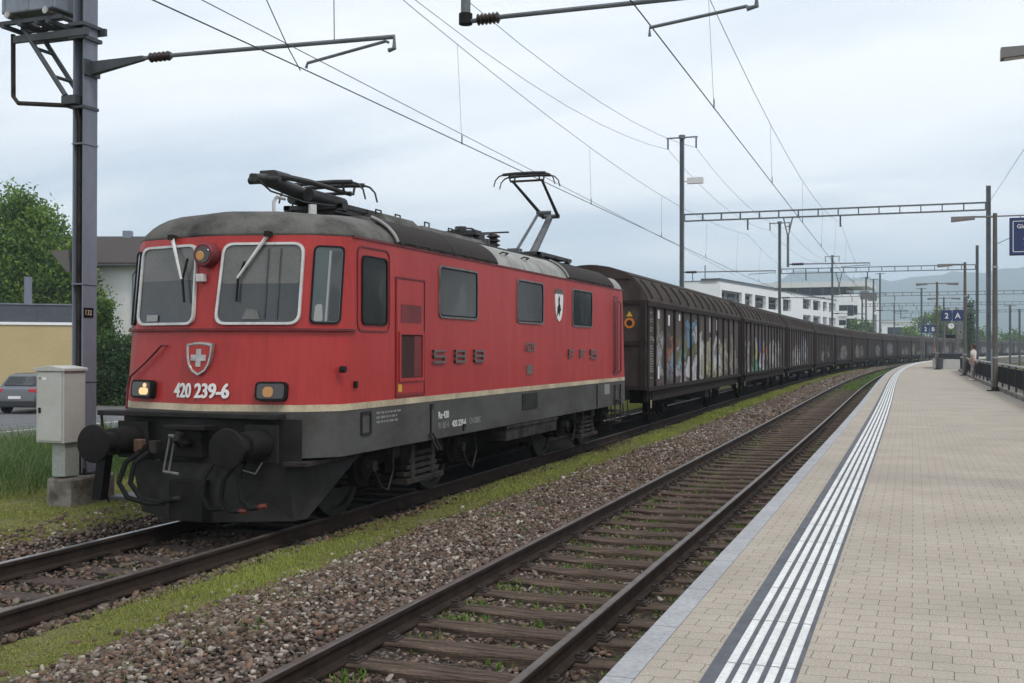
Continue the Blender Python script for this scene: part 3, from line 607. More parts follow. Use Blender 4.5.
# rain gutter line above the red side
for sgn in (-1, 1):
    o = MB().bx(sgn*1.484, sgn*1.500, 1.55, LLEN-1.55, 3.345, 3.368).build('rain_gutter', M['red_dark'], loco)
# light grey roof middle and dark louvred shoulders: curved sheets just outside the roof shell
def shoulder(name, s0, s1, m, out, zlo=3.385, zhi=3.70, sgn=1, flare=0.0, ns=10):
    zz = np.linspace(zlo, zhi, 7); rows = []
    for k in range(2):
        pts = []
        for z in zz:
            l = 1.485-float(np.interp(z, RZ, RI))+out*(1 if k else -.5)
            pts.append((sgn*l, z+(out*.5 if k else 0)))
        rows.append(pts)
    prof = rows[1]+rows[0][::-1]
    b = MB(); rings = []
    for i in range(ns+1):
        s = s0+(s1-s0)*i/ns
        rings.append([(l, s, z) for l, z in prof])
    b.loft(rings, True, True); return b.build(name, m, loco, smooth='auto')
for sgn in (1, -1):
    shoulder('shoulder_grille', 2.66, 4.42, M['shoulder'], .030, sgn=sgn); shoulder('shoulder_grille', 4.435, 6.12, M['shoulder'], .030, sgn=sgn)
    shoulder('shoulder_grille', 9.74, 13.05, M['shoulder'], .030, sgn=sgn)
    for a, b_ in ((6.14, 7.38), (7.40, 8.30), (8.32, 9.72)): shoulder('roof_panel', a, b_, M['rooflight'], .012, 3.36, 3.71, sgn)
    shoulder('roof_panel', 13.08, 13.75, M['rooflight'], .008, 3.36, 3.6, sgn)
    for a, b_ in ((2.62, 6.14), (9.70, 13.07)):
        b = MB(); b.bx(sgn*1.46, sgn*1.502, a, b_, 3.372, 3.392)
        k = a+.1
        while k < b_-.1:
            b.bx(sgn*1.475, sgn*1.515, k, k+.14, 3.372, 3.40); k += .42
        b.build('grille_bottom_rail', M['undergrey'], loco)
    for a in (2.62, 9.71):
        pr = [(sgn*(1.485-float(np.interp(z, RZ, RI))+.04), a, z+.02) for z in np.linspace(3.37, 3.70, 8)]
        tube('grille_end_rim', pr, .022, M['rooflight'], loco, 6)
    for s in (6.6, 7.6):
        b = MB(); l = sgn*1.34; b.tube([(l, s, 3.57), (l+sgn*.06, s, 3.60), (l+sgn*.06, s+.25, 3.60), (l, s+.25, 3.57)], .012, 6); b.build('roof_handle', M['black'], loco)
# roof deck, hoods, equipment
MB().bx(-.98, .98, 2.7, 13.0, 3.62, 3.75).build('roof_deck', M['roofgrey'], loco, bevel=.02)
b = MB()
def hood(b, s0, s1, hw, z0, z1, sl=.25):
    b.loft([[(-hw, s0, z0), (hw, s0, z0), (hw*.82, s0+sl, z1), (-hw*.82, s0+sl, z1)], [(-hw, s1, z0), (hw, s1, z0), (hw*.82, s1-sl, z1), (-hw*.82, s1-sl, z1)]], True, True)
hood(b, 3.7, 4.9, .85, 3.74, 3.92, .12); b.build('roof_hood', M['roofgrey'], loco, smooth='auto')
b = MB(); hood(b, 5.05, 7.7, .80, 3.74, 3.90, .15); b.build('roof_hood', M['roofgrey'], loco, smooth='auto')
for s in (3.9, 4.5, 5.5, 6.4, 7.2):
    tube('lifting_eye', [(.55, s, 3.90), (.55, s, 3.99), (.55, s+.16, 3.99), (.55, s+.16, 3.90)], .012, M['undergrey'], loco, 6)
def insulator(name, x, y, z0, z1, r, parent, m='porcelain', n=5):
    b = MB(); h = (z1-z0); rings = [(x, y, z0)]; pts = []; rs = []
    for i in range(n):
        a = z0+h*i/n
        pts += [(x, y, a), (x, y, a+h/n*.3), (x, y, a+h/n*.5), (x, y, a+h/n*.98)]; rs += [r*.55, r, r, r*.5]
    b.tube(pts, rs, 10); return b.build(name, M[m], parent, smooth='auto')
# main switch and bus bars in the roof middle
insulator('roof_insulator', .25, 9.15, 3.78, 4.18, .13, loco)
MB().bx(-.1, .55, 9.12, 9.18, 4.19, 4.215).build('busbar_arm', M['panto'], loco)
tube('busbar', [(.25, 9.15, 4.2), (.2, 8.7, 4.12), (.15, 8.35, 4.2), (.15, 7.9, 4.16), (.15, 7.2, 4.02)], .018, M['panto'], loco, 6)
b = MB()
for x, s, h_ in ((.15, 8.2, .36), (.15, 7.85, .40), (-.3, 8.0, .34), (.45, 7.95, .25), (.4, 8.3, .22)):
    b.tube([(x, s, 3.78), (x, s, 3.78+h_)], [.13, .10], 10)
b.bx(-.55, .6, 7.6, 8.45, 3.78, 3.88); b.bx(-.1, .5, 7.7, 7.95, 4.02, 4.1); b.build('roof_switchgear', M['panto'], loco, smooth='auto')
insulator('roof_insulator', -.35, 8.6, 3.78, 4.1, .10, loco)
tube('roof_conduit', [(.72, 2.45, 3.78), (.74, 5, 3.80), (.78, 9, 3.80), (.78, 12.6, 3.80)], .02, M['black'], loco, 6)
tube('whistle_pipe', [(.1, 2.05, 3.62), (.1, 2.05, 3.88), (.1, 2.12, 3.95), (.1, 2.3, 3.95)], .022, M['silver'], loco, 8)
MB().tube([(.5, 2.3, 3.62), (.5, 2.3, 3.86)], [.055, .05], 10).build('roof_horn', M['silver'], loco, smooth='auto')

# pantographs (single-arm pair as on the photo): base frame, insulators, lower arm, upper arms, collector head
def pan_head(parent, y, z, tilt=0):
    b = MB()
    for dy in (-.17, .17): b.tube([(-.46, y+dy, z), (-.2, y+dy, z+.012), (.2, y+dy, z+.012), (.46, y+dy, z)], .032, 8)
    b.build('collector_strip', M['panto'], parent, smooth='auto')
    for sx in (-1, 1):
        for dy in (-.17, .17):
            tube('collector_horn', [(sx*.45, y+dy, z), (sx*.55, y+dy, z-.03), (sx*.63, y+dy, z-.11), (sx*.665, y+dy, z-.24)], [.018, .015, .013, .012], M['panto'], parent, 6)
        b = MB(); b.tube([(sx*.32, y-.17, z), (sx*.32, y-.13, z-.12), (sx*.32, y+.13, z-.12), (sx*.32, y+.17, z)], .018, 6); b.build('head_spring_bracket', M['panto'], parent, smooth='auto')
    tube('head_cross_tube', [(-.36, y, z-.12), (.36, y, z-.12)], .024, M['panto'], parent, 8)
def pan_base(parent, yc):
    b = MB()
    for x in (-.55, .55): b.bx(x-.04, x+.04, yc-1.05, yc+1.05, 3.93, 3.99)
    for y in (-1.0, .0, .75): b.bx(-.6, .6, yc+y-.05, yc+y+.05, 3.925, 3.985)
    b.build('base_frame', M['panto'], parent)
    for x in (-.55, .55):
        for y in (-.95, .85): insulator('base_insulator', x, yc+y, 3.70, 3.93, .085, parent)
def root_panto(y, lab):
    e_ = bpy.data.objects.new('pantograph', None); COL.objects.link(e_); e_.parent = loco; e_['label'] = lab; return e_
p1 = root_panto(0, 'folded front pantograph')
b = MB()
for x in (-.40, .40): b.bx(x-.04, x+.04, 3.15, 4.65, 3.93, 3.99)
for y in (3.2, 3.9, 4.6): b.bx(-.45, .45, y-.05, y+.05, 3.925, 3.985)
b.build('base_frame', M['panto'], p1)
for x in (-.40, .40):
    for y in (3.2, 4.6): insulator('base_insulator', x, y, 3.68, 3.93, .085, p1)
MB().tube([(0, 1.78, 4.15), (0, 2.1, 4.16), (0, 2.7, 4.11), (0, 3.7, 4.02)], [.05, .085, .09, .075], 10).build('lower_arm', M['panto'], p1, smooth='auto')
b = MB(); b.bx(-.11, .11, 2.05, 2.42, 4.20, 4.28); b.tube([(-.22, 2.0, 4.15), (.22, 2.0, 4.15)], .05, 8); b.build('knee_joint', M['panto'], p1, bevel=.012)
b = MB(); b.tube([(.17, 2.75, 4.06), (.17, 3.65, 4.05)], .085, 12); b.build('spring_cylinder', M['panto'], p1, smooth='auto'); MB().tube([(-.17, 2.9, 4.04), (-.17, 3.7, 4.03)], .07, 12).build('spring_cylinder', M['panto'], p1, smooth='auto')
for x in (-1, 1): tube('upper_arm', [(x*.17, 1.98, 4.20), (x*.24, 2.7, 4.21), (x*.31, 3.62, 4.17)], [.042, .036, .028], M['panto'], p1, 8)
MB().bx(-.42, .42, 3.3, 3.9, 3.88, 3.925).build('base_tray', M['panto'], p1)
pan_head(p1, 3.55, 4.30)
tube('flexible_lead', [(.05, 1.78, 4.12), (.12, 1.95, 4.0), (.25, 2.5, 3.93), (.35, 3.15, 3.95)], .012, M['panto'], p1, 6)
p2 = root_panto(0, 'raised rear pantograph touching the contact wire'); pan_base(p2, 11.9)
MB().bx(-.48, .48, 11.0, 12.75, 3.99, 4.01).build('base_plate', M['pantogrey'], p2)
MB().tube([(0, 12.0, 4.0), (0, 13.2, 4.93)], [.085, .07], 10).build('lower_arm', M['pantogrey'], p2, smooth='auto')
tube('guide_rod', [(-.18, 11.5, 4.04), (-.18, 12.9, 4.97)], .032, M['pantogrey'], p2, 8)
MB().bx(-.3, -.06, 11.35, 11.6, 4.0, 4.12).build('rod_bearing', M['pantogrey'], p2); MB().bx(-.12, .12, 11.9, 12.3, 4.0, 4.1).build('arm_bearing', M['pantogrey'], p2); b = MB(); b.tube([(-.20, 13.28, 4.98), (.20, 13.28, 4.98)], .05, 8); b.tube([(-.2, 13.22, 5.0), (-.2, 12.98, 5.03), (.1, 12.98, 5.03)], .045, 8); b.build('arm_joint', M['pantogrey'], p2, smooth='auto')
for x in (-1, 1): tube('upper_arm', [(x*.17, 13.28, 4.98), (x*.32, 11.72, 5.55)], [.04, .028], M['panto'], p2, 8)
pan_head(p2, 11.7, 5.66)

# front windows
def fq(l0, l1, z0, z1, e=0.0, l0b=None, l1b=None):
    a = [(l0b if l0b is not None else l0, z0), (l1b if l1b is not None else l1, z0), (l1, z1), (l0, z1)]
    return [front(l, z) for l, z in a]
for sg in (1, -1):
    q = fq(.17, 1.10, 2.335, 3.265, l0b=.13, l1b=1.10) if sg == 1 else fq(-1.10, -.17, 2.335, 3.265, l0b=-1.10, l1b=-.13)
    wp = frame('windscreen', q, .13, .028, .034, M['silver'], loco, .004)
    panel('pane', inset4(q, .02), .12, .006, M['glass_front'], wp, .012)
    qq = inset4(q, .035); a, b_, c, d = [Vector(v) for v in qq]
    cut = .50 if sg == 1 else .56
    panel('sun_blind', [a+(d-a)*cut, b_+(c-b_)*cut, c, d], .05, .002, M['blind'], wp, .018)
    F_ = lambda l, z: front(l, z)+Vector((0, -.034, 0))
    if sg == 1:
        for l0 in (.70, .84): MB().prism([F_(l0, 2.40), F_(l0+.012, 2.40), F_(l0+.012, 3.2), F_(l0, 3.2)], (0, -.002, 0)).build('cab_rod', M['glass'], wp)
        MB().prism([F_(.45, 2.40), F_(.66, 2.40), F_(.62, 2.50), F_(.50, 2.52)], (0, -.002, 0)).build('desk_lamp', M['blind'], wp)
    else: MB().prism([F_(-.93, 2.385), F_(-.74, 2.385), F_(-.74, 2.46), F_(-.93, 2.46)], (0, -.002, 0)).build('desk_papers', M['signgrey'], wp)
    # corner windows
    C0 = lambda z: Vector((sg*1.175, D0(z)+.287, z)); C1 = lambda z: Vector((sg*1.43, D0(z)+.54, z))
    P0, P1, P2, P3 = C0(2.35), C1(2.35), C1(3.235), C0(3.235)
    q = [P0, P1, P2, P3] if sg == 1 else [P1, P0, P3, P2]
    wc = frame('corner_window', q, .07, .018, .022, M['rubber'], loco, .004); panel('pane', inset4(q, .012), .06, .005, M['glass_green'], wc, .010)
    a, b_, c, d = [Vector(v) for v in inset4(q, .03)]
    if sg == 1:
        panel('cab_seat', [a+(b_-a)*.62, b_, b_+(c-b_)*.97, a+(b_-a)*.62+(d-a)*.97], .03, .001, M['glass'], wc, .0155)
        panel('window_post', [a+(b_-a)*.48, a+(b_-a)*.56, a+(b_-a)*.58+(d-a)*.97, a+(b_-a)*.50+(d-a)*.97], .01, .001, M['signgrey'], wc, .0155)
        panel('cab_desk', [a+(b_-a)*.05, a+(b_-a)*.40, a+(b_-a)*.34+(d-a)*.24, a+(b_-a)*.08+(d-a)*.22], .03, .001, M['signgrey'], wc, .0155)
    # cab side door windows
    if sg == 1: q = [(1.487, 1.73, 2.35), (1.487, 2.39, 2.35), (1.487, 2.39, 3.165), (1.487, 1.73, 3.165)]
    else: q = [(-1.487, 2.39, 2.35), (-1.487, 1.73, 2.35), (-1.487, 1.73, 3.165), (-1.487, 2.39, 3.165)]
    wd_ = frame('door_window', q, .09, .022, .016, M['rubber'], loco, 0); panel('pane', inset4(q, .012), .08, .006, M['glass'], wd_, 0)
# door outline strip on the side (raised welt)
q = [(1.486, 1.63, 2.27), (1.486, 2.46, 2.27), (1.486, 2.46, 3.27), (1.486, 1.63, 3.27)]
frame('window_surround', q, .12, .02, .010, M['red_dark'], loco, 0)
# ledge under the windscreens
lp = [(sg * l, D0(2.285)+d, 2.285) for sg, half in ((-1, list(reversed(HALF[:8]))), (1, HALF[1:8])) for l, d in half]
b = MB(); b.loft([[(x*1.0, y, 2.272) for x, y, z in lp], [(x*1.024, y-.034, 2.272) for x, y, z in lp], [(x*1.024, y-.034, 2.294) for x, y, z in lp], [(x, y, 2.300) for x, y, z in lp]], False); b.build('window_ledge', M['red_dark'], loco)
tube('handrail', [(1.503, 1.5, 2.29), (1.503, .98+.5, 2.29)], .01, M['red_dark'], loco, 6)
# wipers
for (lt, lb, sg) in ((.70, .40, 1), (-.58, -.34, -1)):
    a = front(lt, 3.36)+Vector((0, -.06, 0)); bq = front(lb, 2.86)+Vector((0, -.09, 0))
    wv = tube('wiper', [a, a+(bq-a)*.5, bq], [.024, .018, .014], M['silver'], loco, 6)
    bl0 = front(lb+.06, 3.05 if sg == 1 else 3.10)+Vector((0, -.07, 0)); bl1 = front(lb+(.0 if sg == 1 else .06), 2.60)+Vector((0, -.07, 0))
    tube('wiper_blade', [bl0, bq+Vector((0, .02, 0)), bl1], .014, M['rubber'], wv, 6)
    MB().box(a, (.06, .09, .06)).build('wiper_motor', M['undergrey'], wv)
MB().box(front(-.06, 2.87)+Vector((0, -.05, 0)), (.10, .08, .09)).build('camera_bracket', M['silver'], loco, bevel=.01)
# top headlight
def disc_lamp(name, c, nrm, r, dp, mh, ml, parent, rim=None):
    nrm = Vector(nrm).normalized(); c = Vector(c)
    h = MB().tube([c-nrm*.06, c+nrm*dp, c+nrm*(dp+.03)], [r*1.25, r*1.22, r*1.05], 20).build(name, mh, parent, smooth='auto')
    MB().tube([c+nrm*(dp+.028), c+nrm*(dp+.036)], [r*.86, r*.80], 20).build('lamp_lens', M['lampglass'], h, smooth='auto')
    MB().tube([c+nrm*(dp+.034)+Vector((-.03, 0, -.01)), c+nrm*(dp+.044)+Vector((-.03, 0, -.01))], [r*.5, r*.4], 14).build('lamp_bulb', ml, h, smooth='auto'); return h
disc_lamp('top_headlight', front(0.0, 3.13), (0, -1, -.02), .115, .11, M['red_dark'], M['lampdim'], loco)
# square headlights
def head(lc, lit):
    z0, z1, w_ = 1.488, 1.70, .175
    q = [front(lc-w_, z0), front(lc+w_, z0), front(lc+w_, z1), front(lc-w_, z1)]
    h = panel('headlight', q, .06, .11, M['black'], loco, -.03)
    nn = qn(q); q2 = [Vector(v)+nn*.08 for v in inset4(q, .025)]
    panel('lamp_glass', q2, .04, .004, M['lampglass'], h, .001)
    a, b_, c, d = q2; f = .42 if lit else .22
    f1 = .93 if lit else .6
    q3 = [a+(b_-a)*f+(d-a)*.1, a+(b_-a)*f1+(d-a)*.1, a+(b_-a)*f1+(d-a)*(.60 if lit else .8), a+(b_-a)*f+(d-a)*(.60 if lit else .8)]
    panel('lamp_reflector', q3, .05, .003, M['lampon'] if lit else M['lampdim'], h, .006)
    if lit: panel('lamp_reflector', [a+(b_-a)*.62+(d-a)*.62, a+(b_-a)*.82+(d-a)*.62, a+(b_-a)*.82+(d-a)*.92, a+(b_-a)*.62+(d-a)*.92], .03, .003, M['lampon'], h, .006)
    return h
head(-.875, True); head(.835, False)
# shield with the white cross
sc = front(-.02, 1.955); U = Vector((1, 0, 0)); Vv = (front(0, 2.2)-front(0, 1.8)).normalized(); Nn = Vector((0, -1, 0))
def shp(w_, h_, off):
    pts = [(-.5, .44), (-.25, .49), (0, .5), (.25, .49), (.5, .44), (.47, .1), (.40, -.18), (.26, -.37), (0, -.5), (-.26, -.37), (-.40, -.18), (-.47, .1)]
    return [sc+U*(x*w_)+Vv*(y*h_)+Nn*off for x, y in pts]
k_ = .355; hh = .385
b = MB(); ro, ri = shp(k_, hh, .01), shp(k_*.80, hh*.82, .035); b.loft([shp(k_, hh, 0), ro, shp(k_*.96, hh*.97, .045), shp(k_*.84, hh*.86, .045), ri], True, True); sh = b.build('crest_shield', M['chrome'], loco, smooth='auto')
MB().prism(shp(k_*.79, hh*.81, .036), Nn*.003).build('shield_field', M['red'], sh)
b = MB(); cc = sc+Vv*.012+Nn*.040
for a_, c_ in ((.068, .20), (.20, .068)):
    pts = [cc+U*(x*a_/2)+Vv*(y*c_/2) for x, y in ((-1, -1), (1, -1), (1, 1), (-1, 1))]
    b.prism(pts, Nn*(.008 if a_ < .1 else .010))
b.build('shield_cross', M['chrome'], sh)
nm = text_obj('running_number', '420 239-6', .225, front(0, 1.52)+Vector((-.02, -.018, 0)), (1, 0, 0), (front(0, 1.7)-front(0, 1.5)), M['white'], loco, .004, 'CENTER', .80)
bm_ = bmesh.new(); bm_.from_mesh(nm.data); dg_ = bmesh.ops.duplicate(bm_, geom=bm_.verts[:]+bm_.edges[:]+bm_.faces[:])   # bolder strokes
for v in dg_['geom']:
    if isinstance(v, bmesh.types.BMVert): v.co.x += .011; v.co.y -= .0012; v.co.z += .003
bm_.to_mesh(nm.data); bm_.free()
for v in nm.data.vertices: v.co.y += .235*max(abs(v.co.x)-.1, 0)
# diagonal jumper cable on the nose
tube('jumper_cable', [front(-.55, 2.10)+Vector((0, -.03, 0)), front(-.62, 2.11)+Vector((0, -.05, 0)), front(-.85, 1.93)+Vector((0, -.05, 0)), front(-1.13, 1.74)+Vector((0, -.05, 0)), front(-1.16, 1.60)+Vector((0, -.05, 0)), front(-1.16, 1.36)+Vector((0, -.05, 0))], .014, M['red_dark'], loco, 6)
# side details (+l side)
SX = 1.486
def sq(s0, s1, z0, z1, x=SX): return [(x, s0, z0), (x, s1, z0), (x, s1, z1), (x, s0, z1)]
q = sq(2.62, 3.48, 1.47, 2.97); frame('equipment_hatch', q, .02, .02, .012, M['red_dark'], loco, 0)
hb = panel('hatch_door', sq(2.66, 3.44, 1.51, 2.93), .02, .008, M['red'], loco, 0)
panel('hatch_louvre', sq(2.76, 3.36, 2.40, 2.63), .01, .004, M['red_dark'], hb, .008)
panel('hatch_recess', sq(2.745, 3.375, 1.69, 2.26), .01, .002, mat('dark_recess', (.035, .006, .006), .8), hb, .0085)
panel('hatch_inner_sheet', sq(3.14, 3.36, 1.71, 2.24), .01, .002, M['red_dark'], hb, .011)
frame('hatch_frame', sq(2.70, 3.42, 1.66, 2.29), .01, .04, .02, M['red'], hb, .008)
panel('warning_sticker', sq(2.69, 2.79, 1.535, 1.625), .01, .002, M['yellow'], hb, .009)
for (s0, s1) in ((3.93, 5.32), (7.02, 8.35), (10.06, 11.40)):
    q = sq(s0, s1, 2.49, 3.205); wf = frame('side_window', q, .09, .024, .018, M['frame_grey'], loco, 0); panel('pane', inset4(q, .02), .08, .007, M['glass'], wf, 0)
    frame('window_seal', inset4(q, .022), .08, .022, .014, M['rubber'], wf, .002)
# mirrored simple windows on the far side
for (s0, s1) in ((3.93, 5.32), (7.02, 8.35), (10.06, 11.40)):
    q = [(-SX, s1, 2.49), (-SX, s0, 2.49), (-SX, s0, 3.205), (-SX, s1, 3.205)]; wf = frame('side_window', q, .09, .024, .018, M['frame_grey'], loco, 0); panel('pane', inset4(q, .02), .08, .007, M['glass'], wf, 0)
q = sq(LLEN-2.39, LLEN-1.73, 2.35, 3.165)
# crest on the side: crown bar, white oval shield, black beast
cr = MB().prism([(SX, 9.24+.235*x, 2.86+.30*y) for x, y in ((-1, .62), (-.5, .72), (0, .68), (.5, .72), (1, .62), (.95, .1), (.8, -.45), (.45, -.85), (0, -1), (-.45, -.85), (-.8, -.45), (-.95, .1))], (.012, 0, 0)).build('side_crest', M['white'], loco)
MB().prism([(SX+.012, 9.22+.21*x, 2.83+.21*y) for x, y in ((-.5, -.9), (-.2, -.5), (.1, -.8), (.3, -.4), (.55, -.3), (.35, .1), (.15, .3), (.25, .7), (0, .95), (-.2, .6), (-.15, .2), (-.45, -.1))], (.004, 0, 0)).build('crest_figure', M['rubber'], cr)
b = MB()
for i in range(5): b.bx(SX, SX+.014, 9.03+i*.09, 9.09+i*.09, 3.085, 3.165-.012*abs(i-2))
b.bx(SX, SX+.016, 9.0, 9.47, 3.06, 3.09); b.build('crest_crown', M['letter'], cr)
def letter(ch, s0, s1, z0, z1, parent):
    t = (z1-z0)*.17; b = MB(); x0, x1 = SX, SX+.03; zm = (z0+z1)/2; e_ = .0015
    H = lambda z, a=s0, c=s1: b.bx(x0, x1, a, c, z-t/2, z+t/2)
    Vt = lambda s, a, c: b.bx(x0, x1+e_, s-t*.6, s+t*.6, a, c)
    if ch == 'S': H(z1-t/2); H(zm); H(z0+t/2); Vt(s0+t*.6, zm-t/2, z1); Vt(s1-t*.6, z0, zm+t/2)
    if ch == 'B': H(z1-t/2); H(zm); H(z0+t/2); Vt(s0+t*.6, z0, z1); Vt(s1-t*.6, z0, z1)
    if ch == 'F': H(z1-t/2); H(zm, s0, s0+(s1-s0)*.85); Vt(s0+t*.6, z0, z1)
    b.build('railway_letter', M['letter'], parent)
for ch, a, c in (('S', 3.73, 4.12), ('B', 4.46, 4.82), ('B', 5.17, 5.54), ('F', 9.80, 10.14), ('F', 10.53, 10.87), ('S', 11.24, 11.66)): letter(ch, a, c, 1.875, 2.055, loco)
text_obj('side_number', '11239', .21, (SX, 7.39, 2.025), (0, 1, 0), (0, 0, 1), M['letter'], loco, .003, 'LEFT', .95, .014)
panel('maker_plate', sq(7.50, 7.78, 1.645, 1.80), .02, .012, M['letter'], loco, 0)
KX = 1.4865
text_obj('class_inscription', 'Re 420', .135, (KX, 3.93, 1.125), (0, 1, 0), (0, 0, 1), M['white'], loco, .001, 'LEFT', .92)
text_obj('vehicle_number', '91 85 4', .125, (KX, 3.93, .985), (0, 1, 0), (0, 0, 1), M['faint'], loco, .001, 'LEFT', .92)
text_obj('vehicle_number', '420 239-6', .125, (KX, 4.40, .985), (0, 1, 0), (0, 0, 1), M['white'], loco, .001, 'LEFT', .98)
text_obj('vehicle_number', 'CH-SBBC', .125, (KX, 5.03, .985), (0, 1, 0), (0, 0, 1), M['faint'], loco, .001, 'LEFT', .86)
panel('inspection_plate', [(KX, 7.28, 1.07), (KX, 8.04, 1.07), (KX, 8.04, 1.33), (KX, 7.28, 1.33)], .02, .012, M['front_dark'], loco, 0)
for i in range(3):
    s = 2.12
    while s < 2.75-i*.06:
        l_ = random.uniform(.03, .12); MB().bx(KX, KX+.003, s, s+l_, 1.29-i*.055, 1.315-i*.055).build('inscription_line', M['faint'], loco); s += l_+.03
frame('skirt_step_flap', [(KX, 1.72, 1.06), (KX, 1.98, 1.06), (KX, 1.98, 1.34), (KX, 1.72, 1.34)], .03, .03, .015, M['front_dark'], loco, 0)
for s in (3.66, 4.78):
    b = MB(); b.bx(KX, KX+.02, s, s+.02, .9, 1.33 if s < 4 else .99); b.bx(KX, KX+.03, s-.01, s+.06, 1.27 if s < 4 else .95, 1.34 if s < 4 else 1.0); b.build('skirt_post', M['front_dark'], loco)
for s in (11.75,): MB().bx(KX, KX+.02, s, s+.03, .88, 1.35).build('skirt_post', M['front_dark'], loco)
panel('data_plate', [(KX, 12.35, 1.12), (KX, 12.75, 1.12), (KX, 12.75, 1.33), (KX, 12.35, 1.33)], .01, .004, M['faint'], loco, 0)
for i in range(2): tube('step_lever', [(1.50, 3.62+i*.1, .95), (1.58, 3.72+i*.1, .72)], .014, M['undergrey'], loco, 6)
MB().bx(1.486, 1.520, 1.55, 1.60, 1.62, 1.70).build('side_socket', M['black'], loco); MB().tube([(1.48, 1.26, 1.84), (1.54, 1.26, 1.84)], .04, 10).build('hand_socket', M['black'], loco)
# rear cab door rails and steps
for s in (13.02, 13.5): 
    tube('door_handrail', [(1.49, s, 1.55), (1.54, s, 1.6), (1.54, s, 3.05), (1.49, s, 3.1)], .016, M['red_dark'], loco, 6)
panel('rear_cab_door', sq(13.06, 13.46, 1.5, 3.2), .03, .006, M['red_dark'], loco, 0)
b = MB()
for z in (.95, .72, .5): b.bx(1.30, 1.56, 13.1, 13.55, z, z+.03)
b.bx(1.50, 1.53, 13.08, 13.11, .45, 1.3); b.bx(1.50, 1.53, 13.54, 13.57, .45, 1.3); b.build('cab_steps', M['undergrey'], loco)
b = MB(); b.bx(1.2, 1.5, 14.1, 14.5, .58, .61); b.tube([(1.45, 14.1, .6), (1.45, 14.0, .9)], .014, 6); b.tube([(1.45, 14.5, .6), (1.45, 14.4, .95)], .014, 6); b.build('shunter_step', M['undergrey'], loco)

# front dark lower part: buffer beam, step plate, buffers, hook, hoses, plough
def poly_front(hw, s, z0, z1, dd): return None
b = MB(); b.bx(-1.33, 1.05, .60, .83, 1.30, 1.358); b.build('front_step', M['front_dark'], loco, bevel=.01)
for l in (-1.28,): tube('step_hanger', [(l, .62, 1.30), (l, .64, 1.12), (l, .72, 1.08)], .016, M['front_dark'], loco, 6)
b = MB(); b.loft([[(x, D0(.86)-.012+.235*max(abs(x)-.1, 0), z) for z in (.80, .90, 1.29)] for x in (-1.2, -.6, -.1, .1, .6, 1.2)], False); b.build('buffer_beam', M['front_dark'], loco)
def buffer(sg, s0, s1, name='buffer'):
    e_ = bpy.data.objects.new(name, None); COL.objects.link(e_); e_.parent = loco; e_.location = (0, 0, 0); d = 1 if s1 > s0 else -1; x = -.875 if sg < 0 else .835; z = 1.03
    MB().tube([(x, s0, z), (x, s0+d*.012, z), (x, s0+d*.045, z), (x, s0+d*.075, z)], [.15, .208, .214, .10], 28).build('buffer_head', M['black'], e_, smooth='auto')
    MB().tube([(x, s0+d*.07, z), (x, s0+d*.30, z), (x, s0+d*.31, z), (x, s1-d*.03, z)], [.095, .11, .15, .165], 18).build('buffer_shaft', M['black'], e_, smooth='auto')
    MB().box((x, s1-d*.02, z), (.42, .04, .42)).build('buffer_plate', M['front_dark'], e_, bevel=.01)
    return e_
buffer(-1, 0, .70); buffer(1, 0, .70); buffer(-1, LLEN, LLEN-.70); buffer(1, LLEN, LLEN-.70)
b = MB(); b.box((0, .58, 1.02), (.34, .14, .30)); b.box((0, .52, 1.20), (.55, .22, .05)); b.build('hook_housing', M['black'], loco, bevel=.01)
b = MB(); b.tube([(0, .55, 1.03), (0, .36, 1.03), (0, .30, 1.08), (0, .33, 1.14), (0, .40, 1.13)], [.05, .05, .045, .035, .025], 8); b.build('coupling_hook', M['black'], loco, smooth='auto')
b = MB()
for x in (-.16, -.09): b.tube([(x, .40, 1.10), (x-.03, .38, .90), (x-.06, .37, .72)], .012, 6)
b.tube([(-.22, .37, .72), (-.02, .37, .70)], .017, 8); b.tube([(-.17, .40, 1.11), (-.05, .40, 1.10)], .022, 8); b.build('coupling_link', M['roofgrey'] if False else M['frame_grey'], loco, smooth='auto')
def hose(pts, cap, capr=.03):
    h = tube('brake_hose', pts, .03, M['rubber'], loco, 8); e_, f_ = Vector(pts[-2]), Vector(pts[-1]); d = (f_-e_).normalized()
    MB().tube([f_-d*.02, f_+d*.07], [capr, capr*.9], 8).build('hose_coupling', cap, h, smooth='auto')
    a, c = Vector(pts[0]), Vector(pts[1]); d = (a-c).normalized(); MB().tube([a-d*.03, a+d*.08], [.036, .04], 8).build('hose_tap', M['under'], h, smooth='auto')
hose([(-.62, .50, .92), (-.72, .36, .80), (-.78, .32, .58), (-.66, .32, .42), (-.42, .36, .36), (-.30, .40, .36)], M['undergrey'])
hose([(-.50, .50, .93), (-.60, .36, .80), (-.64, .34, .58), (-.50, .36, .40), (-.28, .40, .38), (-.10, .40, .42)], M['undergrey'], .026)
hose([(.36, .50, .85), (.30, .40, .70), (.27, .38, .48), (.36, .40, .33), (.50, .42, .34)], M['undergrey'], .026)
hose([(.62, .50, .82), (.55, .38, .66), (.52, .38, .46), (.62, .40, .33), (.74, .42, .33)], M['redhose'])
hose([(.72, .50, .84), (.74, .40, .66), (.76, .40, .46), (.86, .42, .36), (.96, .45, .38)], M['redhose'])
for x, s, z in ((-.66, .52, .98), (-.45, .52, .97), (.40, .52, .90)): MB().box((x, s, z), (.10, .10, .14)).build('pipe_valve', mat('brass_valve', (.12, .07, .045), .6) if x < -.5 else M['undergrey'], loco, bevel=.01)
tube('coupling_handle', [(.78, .4, .77), (.95, .38, .74), (1.02, .40, .86)], .008, M['frame_grey'], loco, 6)
